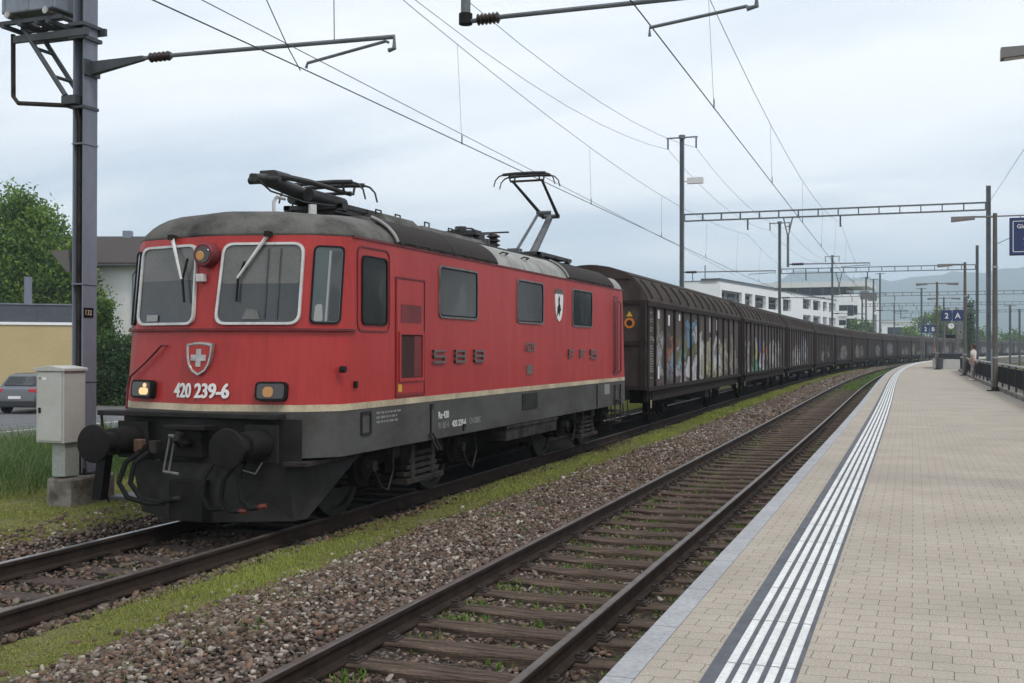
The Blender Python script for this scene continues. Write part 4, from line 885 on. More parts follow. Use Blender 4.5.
# snow plough
b = MB(); bt, tp_ = .15, .80
PF = [(-1.22, 1.45), (-1.02, .82), (-.3, .60), (.3, .60), (1.05, .86), (1.34, 1.95)]
PB = [(-1.08, 1.22), (-1.03, 1.02), (-.25, .62), (.25, .62), (1.03, 1.02), (1.08, 1.22)]
b.loft([[(x, s, tp_) for x, s in PF], [(x, s, bt) for x, s in PB], [(x*.97, s+.03, bt) for x, s in PB], [(x*.97, s+.03, tp_) for x, s in PF]], False)
b.build('snow_plough', mat('plough_grey', (.040, .038, .037), .65, spec=.2, col2=(.026, .024, .022), nscale=3), loco)
MB().bx(1.05, 1.33, .75, 2.05, .79, .83).build('plough_bracket', M['undergrey'], loco)
b = MB(); b.bx(-.22, .22, .46, .60, .17, .62); b.build('plough_center', M['black'], loco, bevel=.01)
b = MB(); b.loft([[(-1.23, .50, .88), (-1.11, .50, .88), (-1.11, .62, .88), (-1.23, .62, .88)], [(-1.31, .5, .34), (-1.19, .5, .34), (-1.19, .62, .34), (-1.31, .62, .34)]], True, True); b.build('guard_iron', M['black'], loco)

# underframe and bogies
MB().bx(-1.15, 1.15, 1.5, LLEN-1.5, .62, .9).build('underframe', M['under'], loco)
b = MB(); b.bx(1.02, 1.46, 6.62, 9.20, .605, .845); b.build('battery_box', M['undergrey'], loco, bevel=.012)
panel('box_lid_rim', [(1.461, 6.60, .80), (1.461, 9.22, .80), (1.461, 9.22, .85), (1.461, 6.60, .85)], .01, .02, M['undergrey'], loco, 0)
MB().bx(-1.4, .9, 6.3, 9.4, .38, .8).build('transformer_tank', M['under'], loco, bevel=.03)
def wheel_mesh(x, y, r, sg):
    rings = []; prof = [(-.07, r+.028), (-.04, r+.03), (-.03, r), (.065, r-.008), (.07, r-.10), (.03, r-.12), (.02, r*.45), (.07, r*.36), (.09, r*.2), (.09, .02)]
    b = MB(); n = 36
    for dx_, rr in [(-.07, .02)]+prof: rings.append([(x+sg*dx_, y+rr*math.cos(2*math.pi*k/n), r+rr*math.sin(2*math.pi*k/n)) for k in range(n)])
    b.loft(rings, True, True); return b
for yb in (2.36, 10.26):
    bg_ = bpy.data.objects.new('bogie', None); COL.objects.link(bg_); bg_.parent = loco
    for y in (yb, yb+2.8):
        for sg in (-1, 1):
            wheel_mesh(sg*.755, y, .625, sg).build('wheel', M['tyre_steel'], bg_, smooth='auto')
        tube('axle', [(-.8, y, .625), (.8, y, .625)], .09, M['under'], bg_, 10)
    b = MB()
    for sg in (-1, 1):
        b.bx(sg*.98, sg*1.10, yb-.75, yb+3.55, .70, .92); b.bx(sg*.98, sg*1.10, yb+.75, yb+2.05, .46, .72)
    b.bx(-1.0, 1.0, yb+1.1, yb+1.7, .40, .8); b.build('bogie_frame', M['under'], bg_)
    for sg in (-1, 1):
        for y in (yb, yb+2.8):
            b = MB(); b.tube([(sg*.90, y, .625), (sg*1.18, y, .625)], [.25, .24], 18); b.tube([(sg*1.18, y, .625), (sg*1.24, y, .625)], [.17, .14], 14); b.build('axle_box', M['under'], bg_, smooth='auto')
            MB().tube([(sg*1.22, y+.02, .64), (sg*1.34, y+.02, .64)], .07, 10).build('axle_generator', M['undergrey'], bg_, smooth='auto')
            tube('axle_cable', [(sg*1.30, y+.05, .62), (sg*1.32, y+.22, .36), (sg*1.32, y+.40, .30), (sg*1.30, y+.6, .55), (sg*1.26, y+.62, .86)], .013, M['undergrey'], bg_, 6)
            for dy in (-.42, .42):
                b = MB(); z = .50; pts = []; 
                b.tube([(sg*1.08, y+dy, .42+.35*i/24.) for i in range(2)], .04, 8)
                for i in range(5): b.tube([(sg*1.08, y+dy, .46+i*.075), (sg*1.08, y+dy, .49+i*.075)], .10, 12)
                b.build('coil_spring', M['under'], bg_, smooth='auto')
        # leaf spring pack in the bogie middle, dusty grey
        b = MB(); ym = yb+1.62
        for i in range(4): b.bx(sg*1.16, sg*1.30, ym-.70+i*.07, ym+.38-i*.05, .40+i*.085, .455+i*.085)
        b.bx(sg*1.15, sg*1.31, ym-.52, ym-.40, .32, .80); b.bx(sg*1.15, sg*1.31, ym+.12, ym+.24, .34, .80); b.build('spring_pack', M['undergrey'], bg_, bevel=.008)
        b = MB(); b.bx(sg*1.12, sg*1.34, yb+.92, yb+2.1, .30, .37); b.build('spring_plank', M['undergrey'], bg_, bevel=.008)
        for dy in (.75, 2.12): MB().bx(sg*1.12, sg*1.22, yb+dy, yb+dy+.2, .66, .95).build('hanger', M['undergrey'], bg_)
        b = MB(); b.bx(sg*.66, sg*.86, yb-.82, yb-.70, .28, .8); b.bx(sg*.66, sg*.86, yb+.72, yb+.84, .32, .8); b.bx(sg*.66, sg*.86, yb+1.95, yb+2.07, .32, .8); b.bx(sg*.66, sg*.86, yb+3.50, yb+3.6, .32, .8); b.build('brake_block', M['under'], bg_)
        tube('sand_pipe', [(sg*.9, yb-.85, .8), (sg*.8, yb-.72, .3), (sg*.76, yb-.6, .12)], .02, M['undergrey'], bg_, 6)

# ------------------------------------------------------------------ goods wagons
def at(x, y, Y):
    """world point on the plane Y seen at a photo pixel (only used to find where distant things stand)"""
    d = fw+rt*((x-512)/F_PX)+up*((341.5-y)/F_PX); t = Y/d.y; return Vector((CX, 0, CZ))+d*t
def graf(name, blobs, base=(.028, .019, .0155), base2=(.085, .062, .050)):
    m = mat(name, base, .7, col2=base2, nscale=1.2, stretch=(1, 1.6, .45), fine=.15); t = m.node_tree; b = t.nodes['Principled BSDF']; src = b.inputs['Base Color'].links[0].from_socket
    co = N(t, 'ShaderNodeTexCoord'); nz_ = N(t, 'ShaderNodeTexNoise'); nz_.inputs['Scale'].default_value = 1.9; nz_.inputs['Detail'].default_value = 4; L(t, co.outputs['Object'], nz_.inputs['Vector'])
    off = N(t, 'ShaderNodeVectorMath', operation='SUBTRACT'); off.inputs[1].default_value = (.5, .5, .5); L(t, nz_.outputs['Color'], off.inputs[0])
    sc_ = N(t, 'ShaderNodeVectorMath', operation='MULTIPLY'); sc_.inputs[1].default_value = (0, 2.6, 1.3); L(t, off.outputs[0], sc_.inputs[0])
    ad = N(t, 'ShaderNodeVectorMath', operation='ADD'); L(t, co.outputs['Object'], ad.inputs[0]); L(t, sc_.outputs[0], ad.inputs[1])
    st = N(t, 'ShaderNodeTexNoise'); st.inputs['Scale'].default_value = 2.6; st.inputs['Detail'].default_value = 7; st.inputs['Roughness'].default_value = .7; mp_ = N(t, 'ShaderNodeMapping'); mp_.inputs['Scale'].default_value = (1, 2.2, .8); L(t, co.outputs['Object'], mp_.inputs[0]); L(t, mp_.outputs[0], st.inputs['Vector'])
    sr = N(t, 'ShaderNodeMapRange'); sr.inputs[1].default_value = .46; sr.inputs[2].default_value = .54; sr.inputs[3].default_value = .45; sr.inputs[4].default_value = 1.0; L(t, st.outputs['Fac'], sr.inputs[0])
    vm = N(t, 'ShaderNodeVectorMath', operation='MULTIPLY'); vm.inputs[1].default_value = (0, 1.15, 1.5); L(t, ad.outputs[0], vm.inputs[0])
    vc = N(t, 'ShaderNodeTexVoronoi'); vc.inputs['Scale'].default_value = 1.0; L(t, vm.outputs[0], vc.inputs['Vector'])
    ve = N(t, 'ShaderNodeTexVoronoi', feature='DISTANCE_TO_EDGE'); ve.inputs['Scale'].default_value = 1.0; L(t, vm.outputs[0], ve.inputs['Vector'])
    sv = N(t, 'ShaderNodeSeparateColor'); L(t, vc.outputs['Color'], sv.inputs[0])
    lt = N(t, 'ShaderNodeMath', operation='GREATER_THAN'); lt.inputs[1].default_value = .76; L(t, sv.outputs[0], lt.inputs[0])
    ol = N(t, 'ShaderNodeMapRange'); ol.inputs[1].default_value = .03; ol.inputs[2].default_value = .07; ol.inputs[3].default_value = .25; L(t, ve.outputs['Distance'], ol.inputs[0])
    for (y, z, ry, rz, col, k) in blobs:
        s1 = N(t, 'ShaderNodeVectorMath', operation='SUBTRACT'); s1.inputs[1].default_value = (0, y, z-.08); L(t, ad.outputs[0], s1.inputs[0])
        s2 = N(t, 'ShaderNodeVectorMath', operation='MULTIPLY'); s2.inputs[1].default_value = (0, 1/ry, 1/(rz*.85)); L(t, s1.outputs[0], s2.inputs[0])
        ln = N(t, 'ShaderNodeVectorMath', operation='LENGTH'); L(t, s2.outputs[0], ln.inputs[0])
        mr = N(t, 'ShaderNodeMapRange'); mr.inputs[1].default_value = 1; mr.inputs[2].default_value = .9; mr.inputs[4].default_value = k; L(t, ln.outputs[1], mr.inputs[0])
        mu = N(t, 'ShaderNodeMath', operation='MULTIPLY'); L(t, mr.outputs[0], mu.inputs[0]); L(t, sr.outputs[0], mu.inputs[1])
        c1 = N(t, 'ShaderNodeMixRGB'); c1.inputs[1].default_value = (*col, 1); c1.inputs[2].default_value = (.46, .46, .48, 1); L(t, lt.outputs[0], c1.inputs[0])
        c2 = N(t, 'ShaderNodeMixRGB', blend_type='MULTIPLY'); c2.inputs[0].default_value = 1; L(t, c1.outputs[0], c2.inputs[1]); L(t, ol.outputs[0], c2.inputs[2])
        mxn = N(t, 'ShaderNodeMixRGB'); L(t, mu.outputs[0], mxn.inputs[0]); L(t, src, mxn.inputs[1]); L(t, c2.outputs[0], mxn.inputs[2]); src = mxn.outputs[0]
    L(t, src, b.inputs['Base Color']); return m
WHT, PNK, BLU, OLV, BEI, ORG, YEL, GRN = (.55, .55, .53), (.50, .32, .36), (.10, .27, .42), (.13, .13, .05), (.36, .34, .25), (.50, .17, .06), (.50, .44, .08), (.06, .28, .13)
WL = 15.85; WPITCH = 16.85; W0 = 25.58
M['wbrown'] = mat('wagon_brown', (.030, .020, .016), .8, col2=(.066, .050, .042), nscale=1.5, stretch=(1, 1, .6), fine=.12)
M['wroof'] = mat('wagon_roof_brown', (.054, .041, .035), .85, spec=.2, col2=(.036, .027, .023), nscale=1.2, stretch=(1, .6, 1), fine=.1)
M['wdark'] = mat('wagon_rib_brown', (.021, .0145, .012), .85, spec=.2, col2=(.034, .024, .020), nscale=3)
G = [graf('wagon_side_a', [(8.6, 1.5, 7.6, .40, (.16, .15, .14), .8), (6.0, 2.62, 1.3, .45, BLU, .9), (4.7, 2.1, .9, .5, OLV, 1), (6.8, 2.1, .9, .5, OLV, 1), (5.5, 1.5, 2.2, .42, PNK, 1), (7.6, 1.9, .7, .9, WHT, .9), (4.5, 1.7, .5, .6, (.12, .3, .33), .8), (10.6, 1.85, 2.6, .85, BEI, 1), (9.2, 1.5, 1.6, .35, (.34, .33, .14), .7), (3.1, 2.0, .6, .6, ORG, .8), (3.2, 1.7, .5, .5, BLU, .9), (1.5, 2.1, .45, .9, BEI, .6), (14.3, 1.8, .8, .9, BEI, .7)]),
     graf('wagon_side_b', [(7.5, 1.3, 7, .3, (.24, .18, .16), .9), (3.9, 2.0, .7, .75, YEL, 1.2), (3.9, 1.55, .7, .5, GRN, 1), (4.8, 1.25, 2.6, .35, (.06, .30, .20), 1.1), (5.3, 2.1, .6, .8, (.06, .08, .28), 1), (7.0, 1.9, .7, .75, ORG, 1.1), (11.0, 1.9, 3.0, .8, (.33, .32, .32), .9), (1.2, 2.0, .5, .9, WHT, .7)]),
     graf('wagon_side_c', [(4.8, 1.7, 2.6, .75, (.42, .36, .34), 1.1), (9.6, 2.1, 2.6, .9, (.22, .26, .32), 1), (7.5, 1.25, 6, .25, BEI, .6)]),
     graf('wagon_side_d', [(7.5, 1.8, 4.5, .8, (.10, .085, .06), 1)]),
     graf('wagon_side_e', [(8.2, 1.8, 3.4, .85, WHT, 1), (4, 1.4, 2.0, .4, (.3, .3, .3), .8)]),
     graf('wagon_side_f', [(5.2, 1.8, 2.2, .8, (.40, .38, .35), 1.1), (9.6, 1.8, 2.4, .8, (.36, .28, .16), 1.1)]),
     graf('wagon_side_g', [(11, 1.9, 2.6, .9, (.42, .42, .45), 1)]),
     graf('wagon_side_h', [(8, 2.1, 3.2, 1.0, (.42, .43, .48), 1.2)]),
     graf('wagon_side_i', [(9, 1.8, 4.5, .7, (.20, .20, .17), 1)]),
     graf('wagon_side_j', [(2, 2.0, 2, 1.2, (.34, .30, .22), 1.1), (10, 1.5, 4, .45, (.45, .38, .2), 1)]),
     graf('wagon_side_k', [(4, 1.9, 2.4, .9, (.12, .25, .28), 1), (10, 1.9, 3.4, .9, (.58, .16, .05), 1.2)]),
     graf('wagon_side_l', [(8, 1.9, 4, .9, (.36, .34, .36), 1.2)])]
WSEC = [(1.02, 3.88), (.80, 3.985), (.5, 4.085), (.2, 4.135), (0, 4.145)]
def make_wagon():
    root = empty('goods_wagon')
    wmat = G[0]
    b = MB(); b.bx(-1.42, 1.42, 0, WL, 1.06, 3.21); b.build('body', wmat, root)
    b = MB()
    ribs = [.12]+[.95+1.215*i for i in range(12)]+[WL-.12]
    for sg in (-1, 1):
        for i, y in enumerate(ribs):
            wv = .04 if i not in (0, 6, 13) else .075; b.bx(sg*1.421, sg*1.475, y-wv, y+wv, 1.10, 3.20)
        b.bx(sg*1.421, sg*1.485, .0, WL, 3.12, 3.24); b.bx(sg*1.421, sg*1.50, .0, WL, 1.03, 1.13)
    b.build('side_rib', M['wdark'], root)
    # sloping shoulders with short ribs
    for sg in (-1, 1):
        b = MB(); pr = [(1.47, 3.24), (1.40, 3.42), (1.28, 3.62), (1.12, 3.80), (1.0, 3.88), (.9, 3.80), (1.3, 3.24)]
        b.loft([[(sg*x, y, z) for x, z in pr] for y in (.03, WL-.03)], True, True); y = .55
        while y < WL-.3:
            b.loft([[(sg*(x+.03), yy, z+.02) for x, z in ((1.455, 3.32), (1.38, 3.48), (1.26, 3.66), (1.14, 3.78))]+[(sg*(x-.02), yy, z-.02) for x, z in ((1.14, 3.78), (1.26, 3.66), (1.38, 3.48), (1.455, 3.32))] for yy in (y-.05, y+.05)], True, True); y += 1.215
        b.build('shoulder', M['wroof'], root, smooth='auto')
    b = MB(); pr = [(x, z) for x, z in WSEC]+[(-x, z) for x, z in reversed(WSEC[:-1])]+[(-1.0, 3.78), (1.0, 3.78)]
    b.loft([[(x*1.03, y, z) for x, z in pr] for y in (-.10, WL+.10)], True, True); b.build('roof', M['wroof'], root, smooth='auto')
    # end walls: panel with posts and the arch under the roof
    for y0, y1, dr in ((-.035, .0, -1), (WL, WL+.035, 1)):
        b = MB(); ep = [(1.44, 1.06), (1.44, 3.22), (1.36, 3.45), (1.22, 3.66), (1.02, 3.86), (.5, 4.06), (0, 4.12), (-.5, 4.06), (-1.02, 3.86), (-1.22, 3.66), (-1.36, 3.45), (-1.44, 3.22), (-1.44, 1.06)]
        b.prism([(x, y0, z) for x, z in ep], (0, y1-y0, 0)); e_ = b.build('end_wall', M['wbrown'], root)
        b = MB(); yy = y0 if dr < 0 else y1
        for x in (-1.36, -.5, .5, 1.36): b.bx(x-.06, x+.06, yy, yy+dr*.07, 1.06, 3.2)
        for z in (1.12, 2.2, 3.2): b.bx(-1.44, 1.44, yy, yy+dr*.05, z-.05, z+.05)
        b.build('end_post', M['wdark'], e_)
    for sg in (-1, 1):
        for y, d in ((0, -1), (WL, 1)):
            e_ = MB().tube([(sg*.875, y-.02*d, .98), (sg*.875, y+.28*d, .98), (sg*.875, y+.29*d, .98)], [.12, .11, .08], 14).build('buffer', M['under'], root, smooth='auto')
            MB().tube([(sg*.875, y+.28*d, .98), (sg*.875, y+.36*d, .98)], [.20, .215], 18).build('buffer_head', M['black'], e_, smooth='auto')
        b = MB(); b.bx(sg*1.30, sg*1.40, .25, WL-.25, .76, 1.02); b.bx(sg*1.405, sg*1.42, .4, WL-.4, .93, 1.0); b.build('sole_bar', M['undergrey'] if False else M['wdark'], root)
        for y in (3.3, WL-3.3):
            wheel_mesh(sg*.755, y, .46, sg).build('wheel', M['under'], root, smooth='auto')
            b = MB(); b.tube([(sg*.95, y, .47), (sg*1.16, y, .47)], [.15, .14], 14); b.bx(sg*1.02, sg*1.12, y-.62, y+.62, .64, .72); b.bx(sg*1.04, sg*1.10, y-.42, y+.42, .58, .64); b.bx(sg*1.02, sg*1.1, y-.35, y-.25, .3, .76); b.bx(sg*1.02, sg*1.1, y+.25, y+.35, .3, .76); b.build('axle_guard', M['under'], root)
        for y in (.42, WL-.42):
            b = MB(); b.bx(sg*1.30, sg*1.47, y-.18, y+.18, .46, .49); b.bx(sg*1.43, sg*1.46, y-.17, y-.14, .46, 1.0); b.bx(sg*1.43, sg*1.46, y+.14, y+.17, .46, 1.0); b.build('footstep', M['under'], root)
        for y in (.52, WL-.62): MB().bx(sg*1.42, sg*1.445, y, y+.08, .60, .80).build('rope_hook', M['cream'], root)
    b = MB(); b.bx(-.9, .9, .3, WL-.3, .80, 1.06); b.bx(-.5, .5, 6.2, 7.6, .42, .8); b.tube([(.75, 5.0, .62), (.75, 6.3, .62)], .2, 12); b.bx(-.7, .7, 9.4, 9.9, .4, .8); b.build('underframe', M['under'], root)
    MB().bx(.70, 1.3, 9.1, 9.75, .50, .78).build('brake_box', M['wdark'], root)
    return root
wproto = make_wagon()
ORD = ['first', 'second', 'third', 'fourth', 'fifth', 'sixth', 'seventh', 'eighth', 'ninth', 'tenth', 'eleventh', 'twelfth', 'thirteenth', 'fourteenth', 'fifteenth', 'sixteenth', 'seventeenth', 'eighteenth', 'nineteenth', 'twentieth']
WLAB = {0: 'brown ribbed goods wagon coupled to the locomotive with blue pink and beige graffiti', 1: 'second brown goods wagon from the locomotive with yellow green and orange graffiti', 2: 'third brown goods wagon from the locomotive with pale pinkish and grey graffiti', 3: 'fourth brown goods wagon from the locomotive with hardly any graffiti',
        4: 'fifth brown goods wagon from the locomotive with white graffiti', 5: 'sixth brown goods wagon from the locomotive with grey and tan graffiti'}
wags = []
for k in range(19):
    o = wproto if k == 0 else copy_tree(wproto)
    a, c = cv(W0+WPITCH*k+.5), cv(W0+WPITCH*k+.5+WL); d = c-a
    o.location = a; o.rotation_euler = (0, 0, -math.atan2(d.x, d.y))
    tag(o, WLAB.get(k, ORD[k]+' brown ribbed goods wagon counted from the red locomotive'), 'goods wagon', 'goods wagons behind the locomotive'); wags.append(o)
for k, o in enumerate(wags[1:], 1):
    gm = G[k] if k < len(G) else G[[4, 9, 6, 3, 8, 2, 11, 5][k % 8]]
    for ch in o.children:
        if ch.name.startswith('body'): ch.data = ch.data.copy(); ch.data.materials[0] = gm
# stickers and chalk-white stencils on the first wagon
w1 = wags[0]
def oring(cx_, z_, r): return [(cx_+r*math.cos(2*math.pi*i/20), -.04, z_+r*math.sin(2*math.pi*i/20)) for i in range(20)]
b = MB(); b.prism(oring(1.02, 2.70, .13), (0, -.006, 0)); st_ = b.build('warning_disc', M['orange'], w1)
MB().prism(oring(1.02, 2.70, .075), (0, -.010, 0)).build('disc_center', M['wdark'], st_)
MB().prism([(.94, -.04, 2.86), (1.10, -.04, 2.86), (1.02, -.04, 2.99)], (0, -.006, 0)).build('warning_triangle', M['yellow'], w1)
X = 1.4212
for y, z, a, c in ((1.45, 2.95, .10, .11), (2.75, 2.83, .09, .14), (4.2, 2.94, .09, .09), (1.45, 1.46, .08, .16), (9.25, 2.9, .05, .3), (11.9, 2.93, .05, .2), (10.6, 2.86, .04, .18)): MB().bx(X, X+.006, y-a, y+a, z-c, z+c).build('white_data_panel', M['white'], w1)
b = MB()
z = 2.95
while z > 1.3:
    y = .28
    while y < .72:
        l_ = random.uniform(.05, .14); b.bx(X, X+.006, y, y+l_, z, z+.035); y += l_+.05
    z -= random.choice((.06, .06, .07, .16))
b.build('stencil_lettering', M['faint'], w1)

# ------------------------------------------------------------------ masts, portals and wires
def hbeam(b, x, y, z0, z1, w_=.26, d_=.28, t=.02):
    b.bx(x-w_/2, x-w_/2+t, y-d_/2, y+d_/2, z0, z1); b.bx(x+w_/2-t, x+w_/2, y-d_/2, y+d_/2, z0, z1); b.bx(x-w_/2+t, x+w_/2-t, y-.01, y+.01, z0, z1)
def lattice(b, p0, p1, h, pitch=.9):
    p0, p1 = Vector(p0), Vector(p1); d = p1-p0; ln = d.length; u = d.normalized(); ang = math.atan2(u.y, u.x); rot = Matrix.Rotation(ang, 3, 'Z')
    v = Vector((-u.y, u.x, 0))
    for dz in (-h/2, h/2):
        for dv in (-.11, .11): b.box((p0+p1)/2+Vector((0, 0, dz))+v*dv, (ln, .05, .05), rot=rot)
    n = int(ln/pitch)
    for i in range(n+1):
        q = p0+d*(i/n)
        for dv in (-.11, .11): b.box(q+v*dv, (.05, .02, h), rot=rot)
        b.box(q+Vector((0, 0, h/2)), (.04, .24, .02), rot=rot)
def cantilever(parent, s, o_sup, o_trk, z, zs=None, sgn=1, m='portal', r=.028):
    """registration arm from a support past the track centre with a steady arm back to the wire"""
    dr = 1 if o_trk > o_sup else -1; tip = o_trk+1.35*dr
    mm = M[m]; A = lambda o, zz: cv(s, o, zz)-Vector(parent.location)
    zt = z+.22
    arm = tube('registration_arm', [A(o_sup+.75*dr, zt+.02), A(tip, zt)], r, mm, parent, 8)
    tube('arm_bracket', [A(o_sup, zt+.01), A(o_sup+.2*dr, zt+.02)], r*1.1, mm, parent, 8)
    b = MB(); pts = []; rs = []
    for i in range(6): o_ = o_sup+(.2+.5*i/5)*dr; pts += [A(o_, zt+.02), A(o_+.05*dr, zt+.02)]; rs += [.075, .045]
    b.tube(pts, rs, 10); b.build('arm_insulator', M['porcelain'], parent, smooth='auto')
    tube('steady_arm', [A(tip, zt), A(tip, zt-.13), A(tip-.12*dr, zt-.10), A(o_trk+.05*dr, z+.07), A(o_trk+.05*dr, z)], .018, mm, parent, 6)
MAST_X, MAST_Y = -3.37, 12.25
mast = empty('catenary_mast', (MAST_X, MAST_Y, 0), 0, 'blue grey steel catenary mast carrying a transformer box, standing on a concrete foot', 'mast')
b = MB(); hbeam(b, 0, 0, .33, 9.4, .19, .27, .022); b.build('mast_column', M['galv'], mast)
b = MB(); b.bx(-.093, .093, -.013, .013, .34, 9.38); o = b.build('mast_web', M['galvdark'], mast)
tube('cable_conduit', [(-.02, -.08, .35), (-.02, -.08, 5.25), (-.06, -.09, 5.40), (-.22, -.10, 5.46), (-1.10, -.10, 5.56), (-1.19, -.10, 5.66), (-1.20, -.10, 6.55)], .032, M['undergrey'], mast, 8)
for z in (.95, 1.6, 2.95, 4.9): MB().bx(-.105, .105, -.145, .145, z, z+.02).build('mast_band', M['galv'], mast)
b = MB(); b.bx(-1.22, -.27, -.30, .25, 6.78, 7.6); tr = b.build('transformer', M['trafo'], mast, bevel=.02)
for x in (-1.17, -.75, -.32): MB().bx(x-.02, x+.02, -.315, -.30, 6.80, 7.58).build('transformer_rib', M['trafo'], tr)
for x in (-1.10, -.42): MB().tube([(x, -.32, 6.76), (x, .26, 6.76)], .05, 12).build('transformer_roller', M['chrome'], tr, smooth='auto')
for y in (-.22, .18): MB().bx(-1.36, -.2, y-.03, y+.03, 6.645, 6.70).build('platform_beam', M['galvdark'], mast)
for x in (-1.2, -.9, -.6, -.4): MB().bx(x-.03, x+.03, -.30, .25, 6.59, 6.645).build('platform_joist', M['galvdark'], mast)
for y, z in ((.18, 6.52), (-.18, 6.44)): MB().box((-.45, y, z), (1.3, .05, .10)).build('platform_bracket', M['galvdark'], mast)
for z in (6.36, 6.54): MB().bx(-.13, .13, -.19, .19, z, z+.05).build('bracket_clamp', M['galvdark'], mast)
for y in (-.18, .16): tube('diagonal_brace', [(-.95, y, 6.60), (-.18, y, 5.58)], .035, M['galvdark'], mast, 6)
for x, z in ((-.72, 6.29), (-.40, 5.87)): tube('brace_rung', [(x, -.18, z), (x, .16, z)], .025, M['galvdark'], mast, 6)
MB().bx(-.24, .0, -.2, .18, 5.46, 5.58).build('brace_shoe', M['galvdark'], mast); MB().bx(-.11, .11, -.15, .15, 5.40, 5.44).build('mast_band', M['galvdark'], mast)
b = MB(); b.loft([[(.12, -.05, 5.88), (.12, .05, 5.88), (.12, .05, 6.06), (.12, -.05, 6.06)], [(1.0, -.03, 6.01), (1.0, .03, 6.01), (1.0, .03, 6.07), (1.0, -.03, 6.07)]], True, True); b.bx(.098, .13, -.15, .15, 5.86, 6.08); b.build('arm_bracket', M['galvdark'], mast)
b = MB(); pts = []; rs = []
for i in range(5): pts += [(1.12+.07*i, 0, 6.035), (1.16+.07*i, 0, 6.035)]; rs += [.07, .05]
b.tube(pts, rs, 10); b.build('arm_insulator', M['porcelain'], mast, smooth='auto')
tube('registration_arm', [(1.0, 0, 6.04), (1.5, 0, 6.035), (4.80, 0, 5.965), (4.80, 0, 5.82), (4.72, 0, 5.80)], .030, M['portal'], mast, 8)
tube('steady_arm', [(4.72, 0, 5.90), (4.68, 0, 5.92), (3.56, 0, 5.745), (3.54, 0, 5.68)], .020, M['portal'], mast, 6)
tube('arm_stay', [(3.95, 0, 5.98), (3.7, .4, 7.9)], .007, M['wire'], mast, 4)
MB().bx(.096, .106, -.12, .06, 2.50, 2.63).build('number_plate', M['under'], mast); text_obj('mast_number', '132', .10, (.108, -.115, 2.53), (0, 1, 0), (0, 0, 1), M['cream'], mast, 0, 'LEFT', .95)
b = MB(); b.loft([[(-.52, -.1, 3.44), (-.2, -.1, 3.44), (-.2, .1, 3.44), (-.52, .1, 3.44)], [(-.26, -.06, 3.14), (-.2, -.06, 3.14), (-.2, .06, 3.14), (-.26, .06, 3.14)]], True, True); b.build('flood_lamp', M['lamphead'], mast)
b = MB(); b.loft([[(x*1.0, y, z) for x, y in ((-.09, -.60), (.32, -.60), (.32, .26), (-.09, .26))] for z in (-.15, .29)]+[[(x, y, .325) for x, y in ((-.07, -.58), (.30, -.58), (.30, .24), (-.07, .24))]], True, True); b.build('foot_block', M['concrete'], mast, bevel=.02)
b = MB(); b.bx(-.22, .22, -.22, .22, .32, .345)
for x in (-.18, .18):
    for y in (-.19, .19): b.tube([(x, y, .34), (x, y, .42)], .018, 6)
b.build('foot_plate', M['black'], mast)
tube('earth_cable', [(.16, -.17, .9), (.2, -.2, .5), (.3, -.28, .37), (.42, -.2, .36), (.46, -.1, .1), (.46, 0, -.1)], .014, M['undergrey'], mast, 6)
# cabinet fixed to the mast foot
cabn = empty('switch_cabinet', (-3.34, 11.78, 0), 0, 'grey metal switch cabinet with pitched cap in front of the mast', 'cabinet')
MB().bx(-.235, .235, -.20, .20, .80, 1.76).build('cabinet_body', M['cab'], cabn, bevel=.008)
b = MB(); b.loft([[(-.26, -.225, 1.76), (.26, -.225, 1.76), (.26, -.225, 1.80), (0, -.225, 1.835), (-.26, -.225, 1.80)], [(-.26, .225, 1.76), (.26, .225, 1.76), (.26, .225, 1.80), (0, .225, 1.835), (-.26, .225, 1.80)]], True, True); b.build('cabinet_cap', M['cab'], cabn, bevel=.006)
dr = panel('cabinet_door', [(-.20, -.201, .83), (.205, -.201, .83), (.205, -.201, 1.74), (-.20, -.201, 1.74)], .012, .012, M['cab'], cabn, 0)
MB().bx(-.17, -.145, -.235, -.21, 1.20, 1.27).build('door_handle', M['black'], dr); MB().bx(-.12, -.05, -.2165, -.2135, 1.64, 1.68).build('label_plate', M['signwhite'], dr); MB().bx(-.17, -.15, -.2165, -.2135, 1.655, 1.675).build('lock', M['black'], dr)
MB().bx(-.03, .19, -.13, .14, .345, .80).build('cabinet_pedestal', mat('pedestal_grey_green', (.30, .32, .29), .7, col2=(.26, .28, .255), nscale=2), cabn, bevel=.006)
tag(MB().bx(-3.1, -2.25, 12.4, 13.35, -.12, .0).build('duct_cover', M['granite'], None, bevel=.01), 'pale flat concrete cable duct cover lying by the mast foot', 'duct cover')
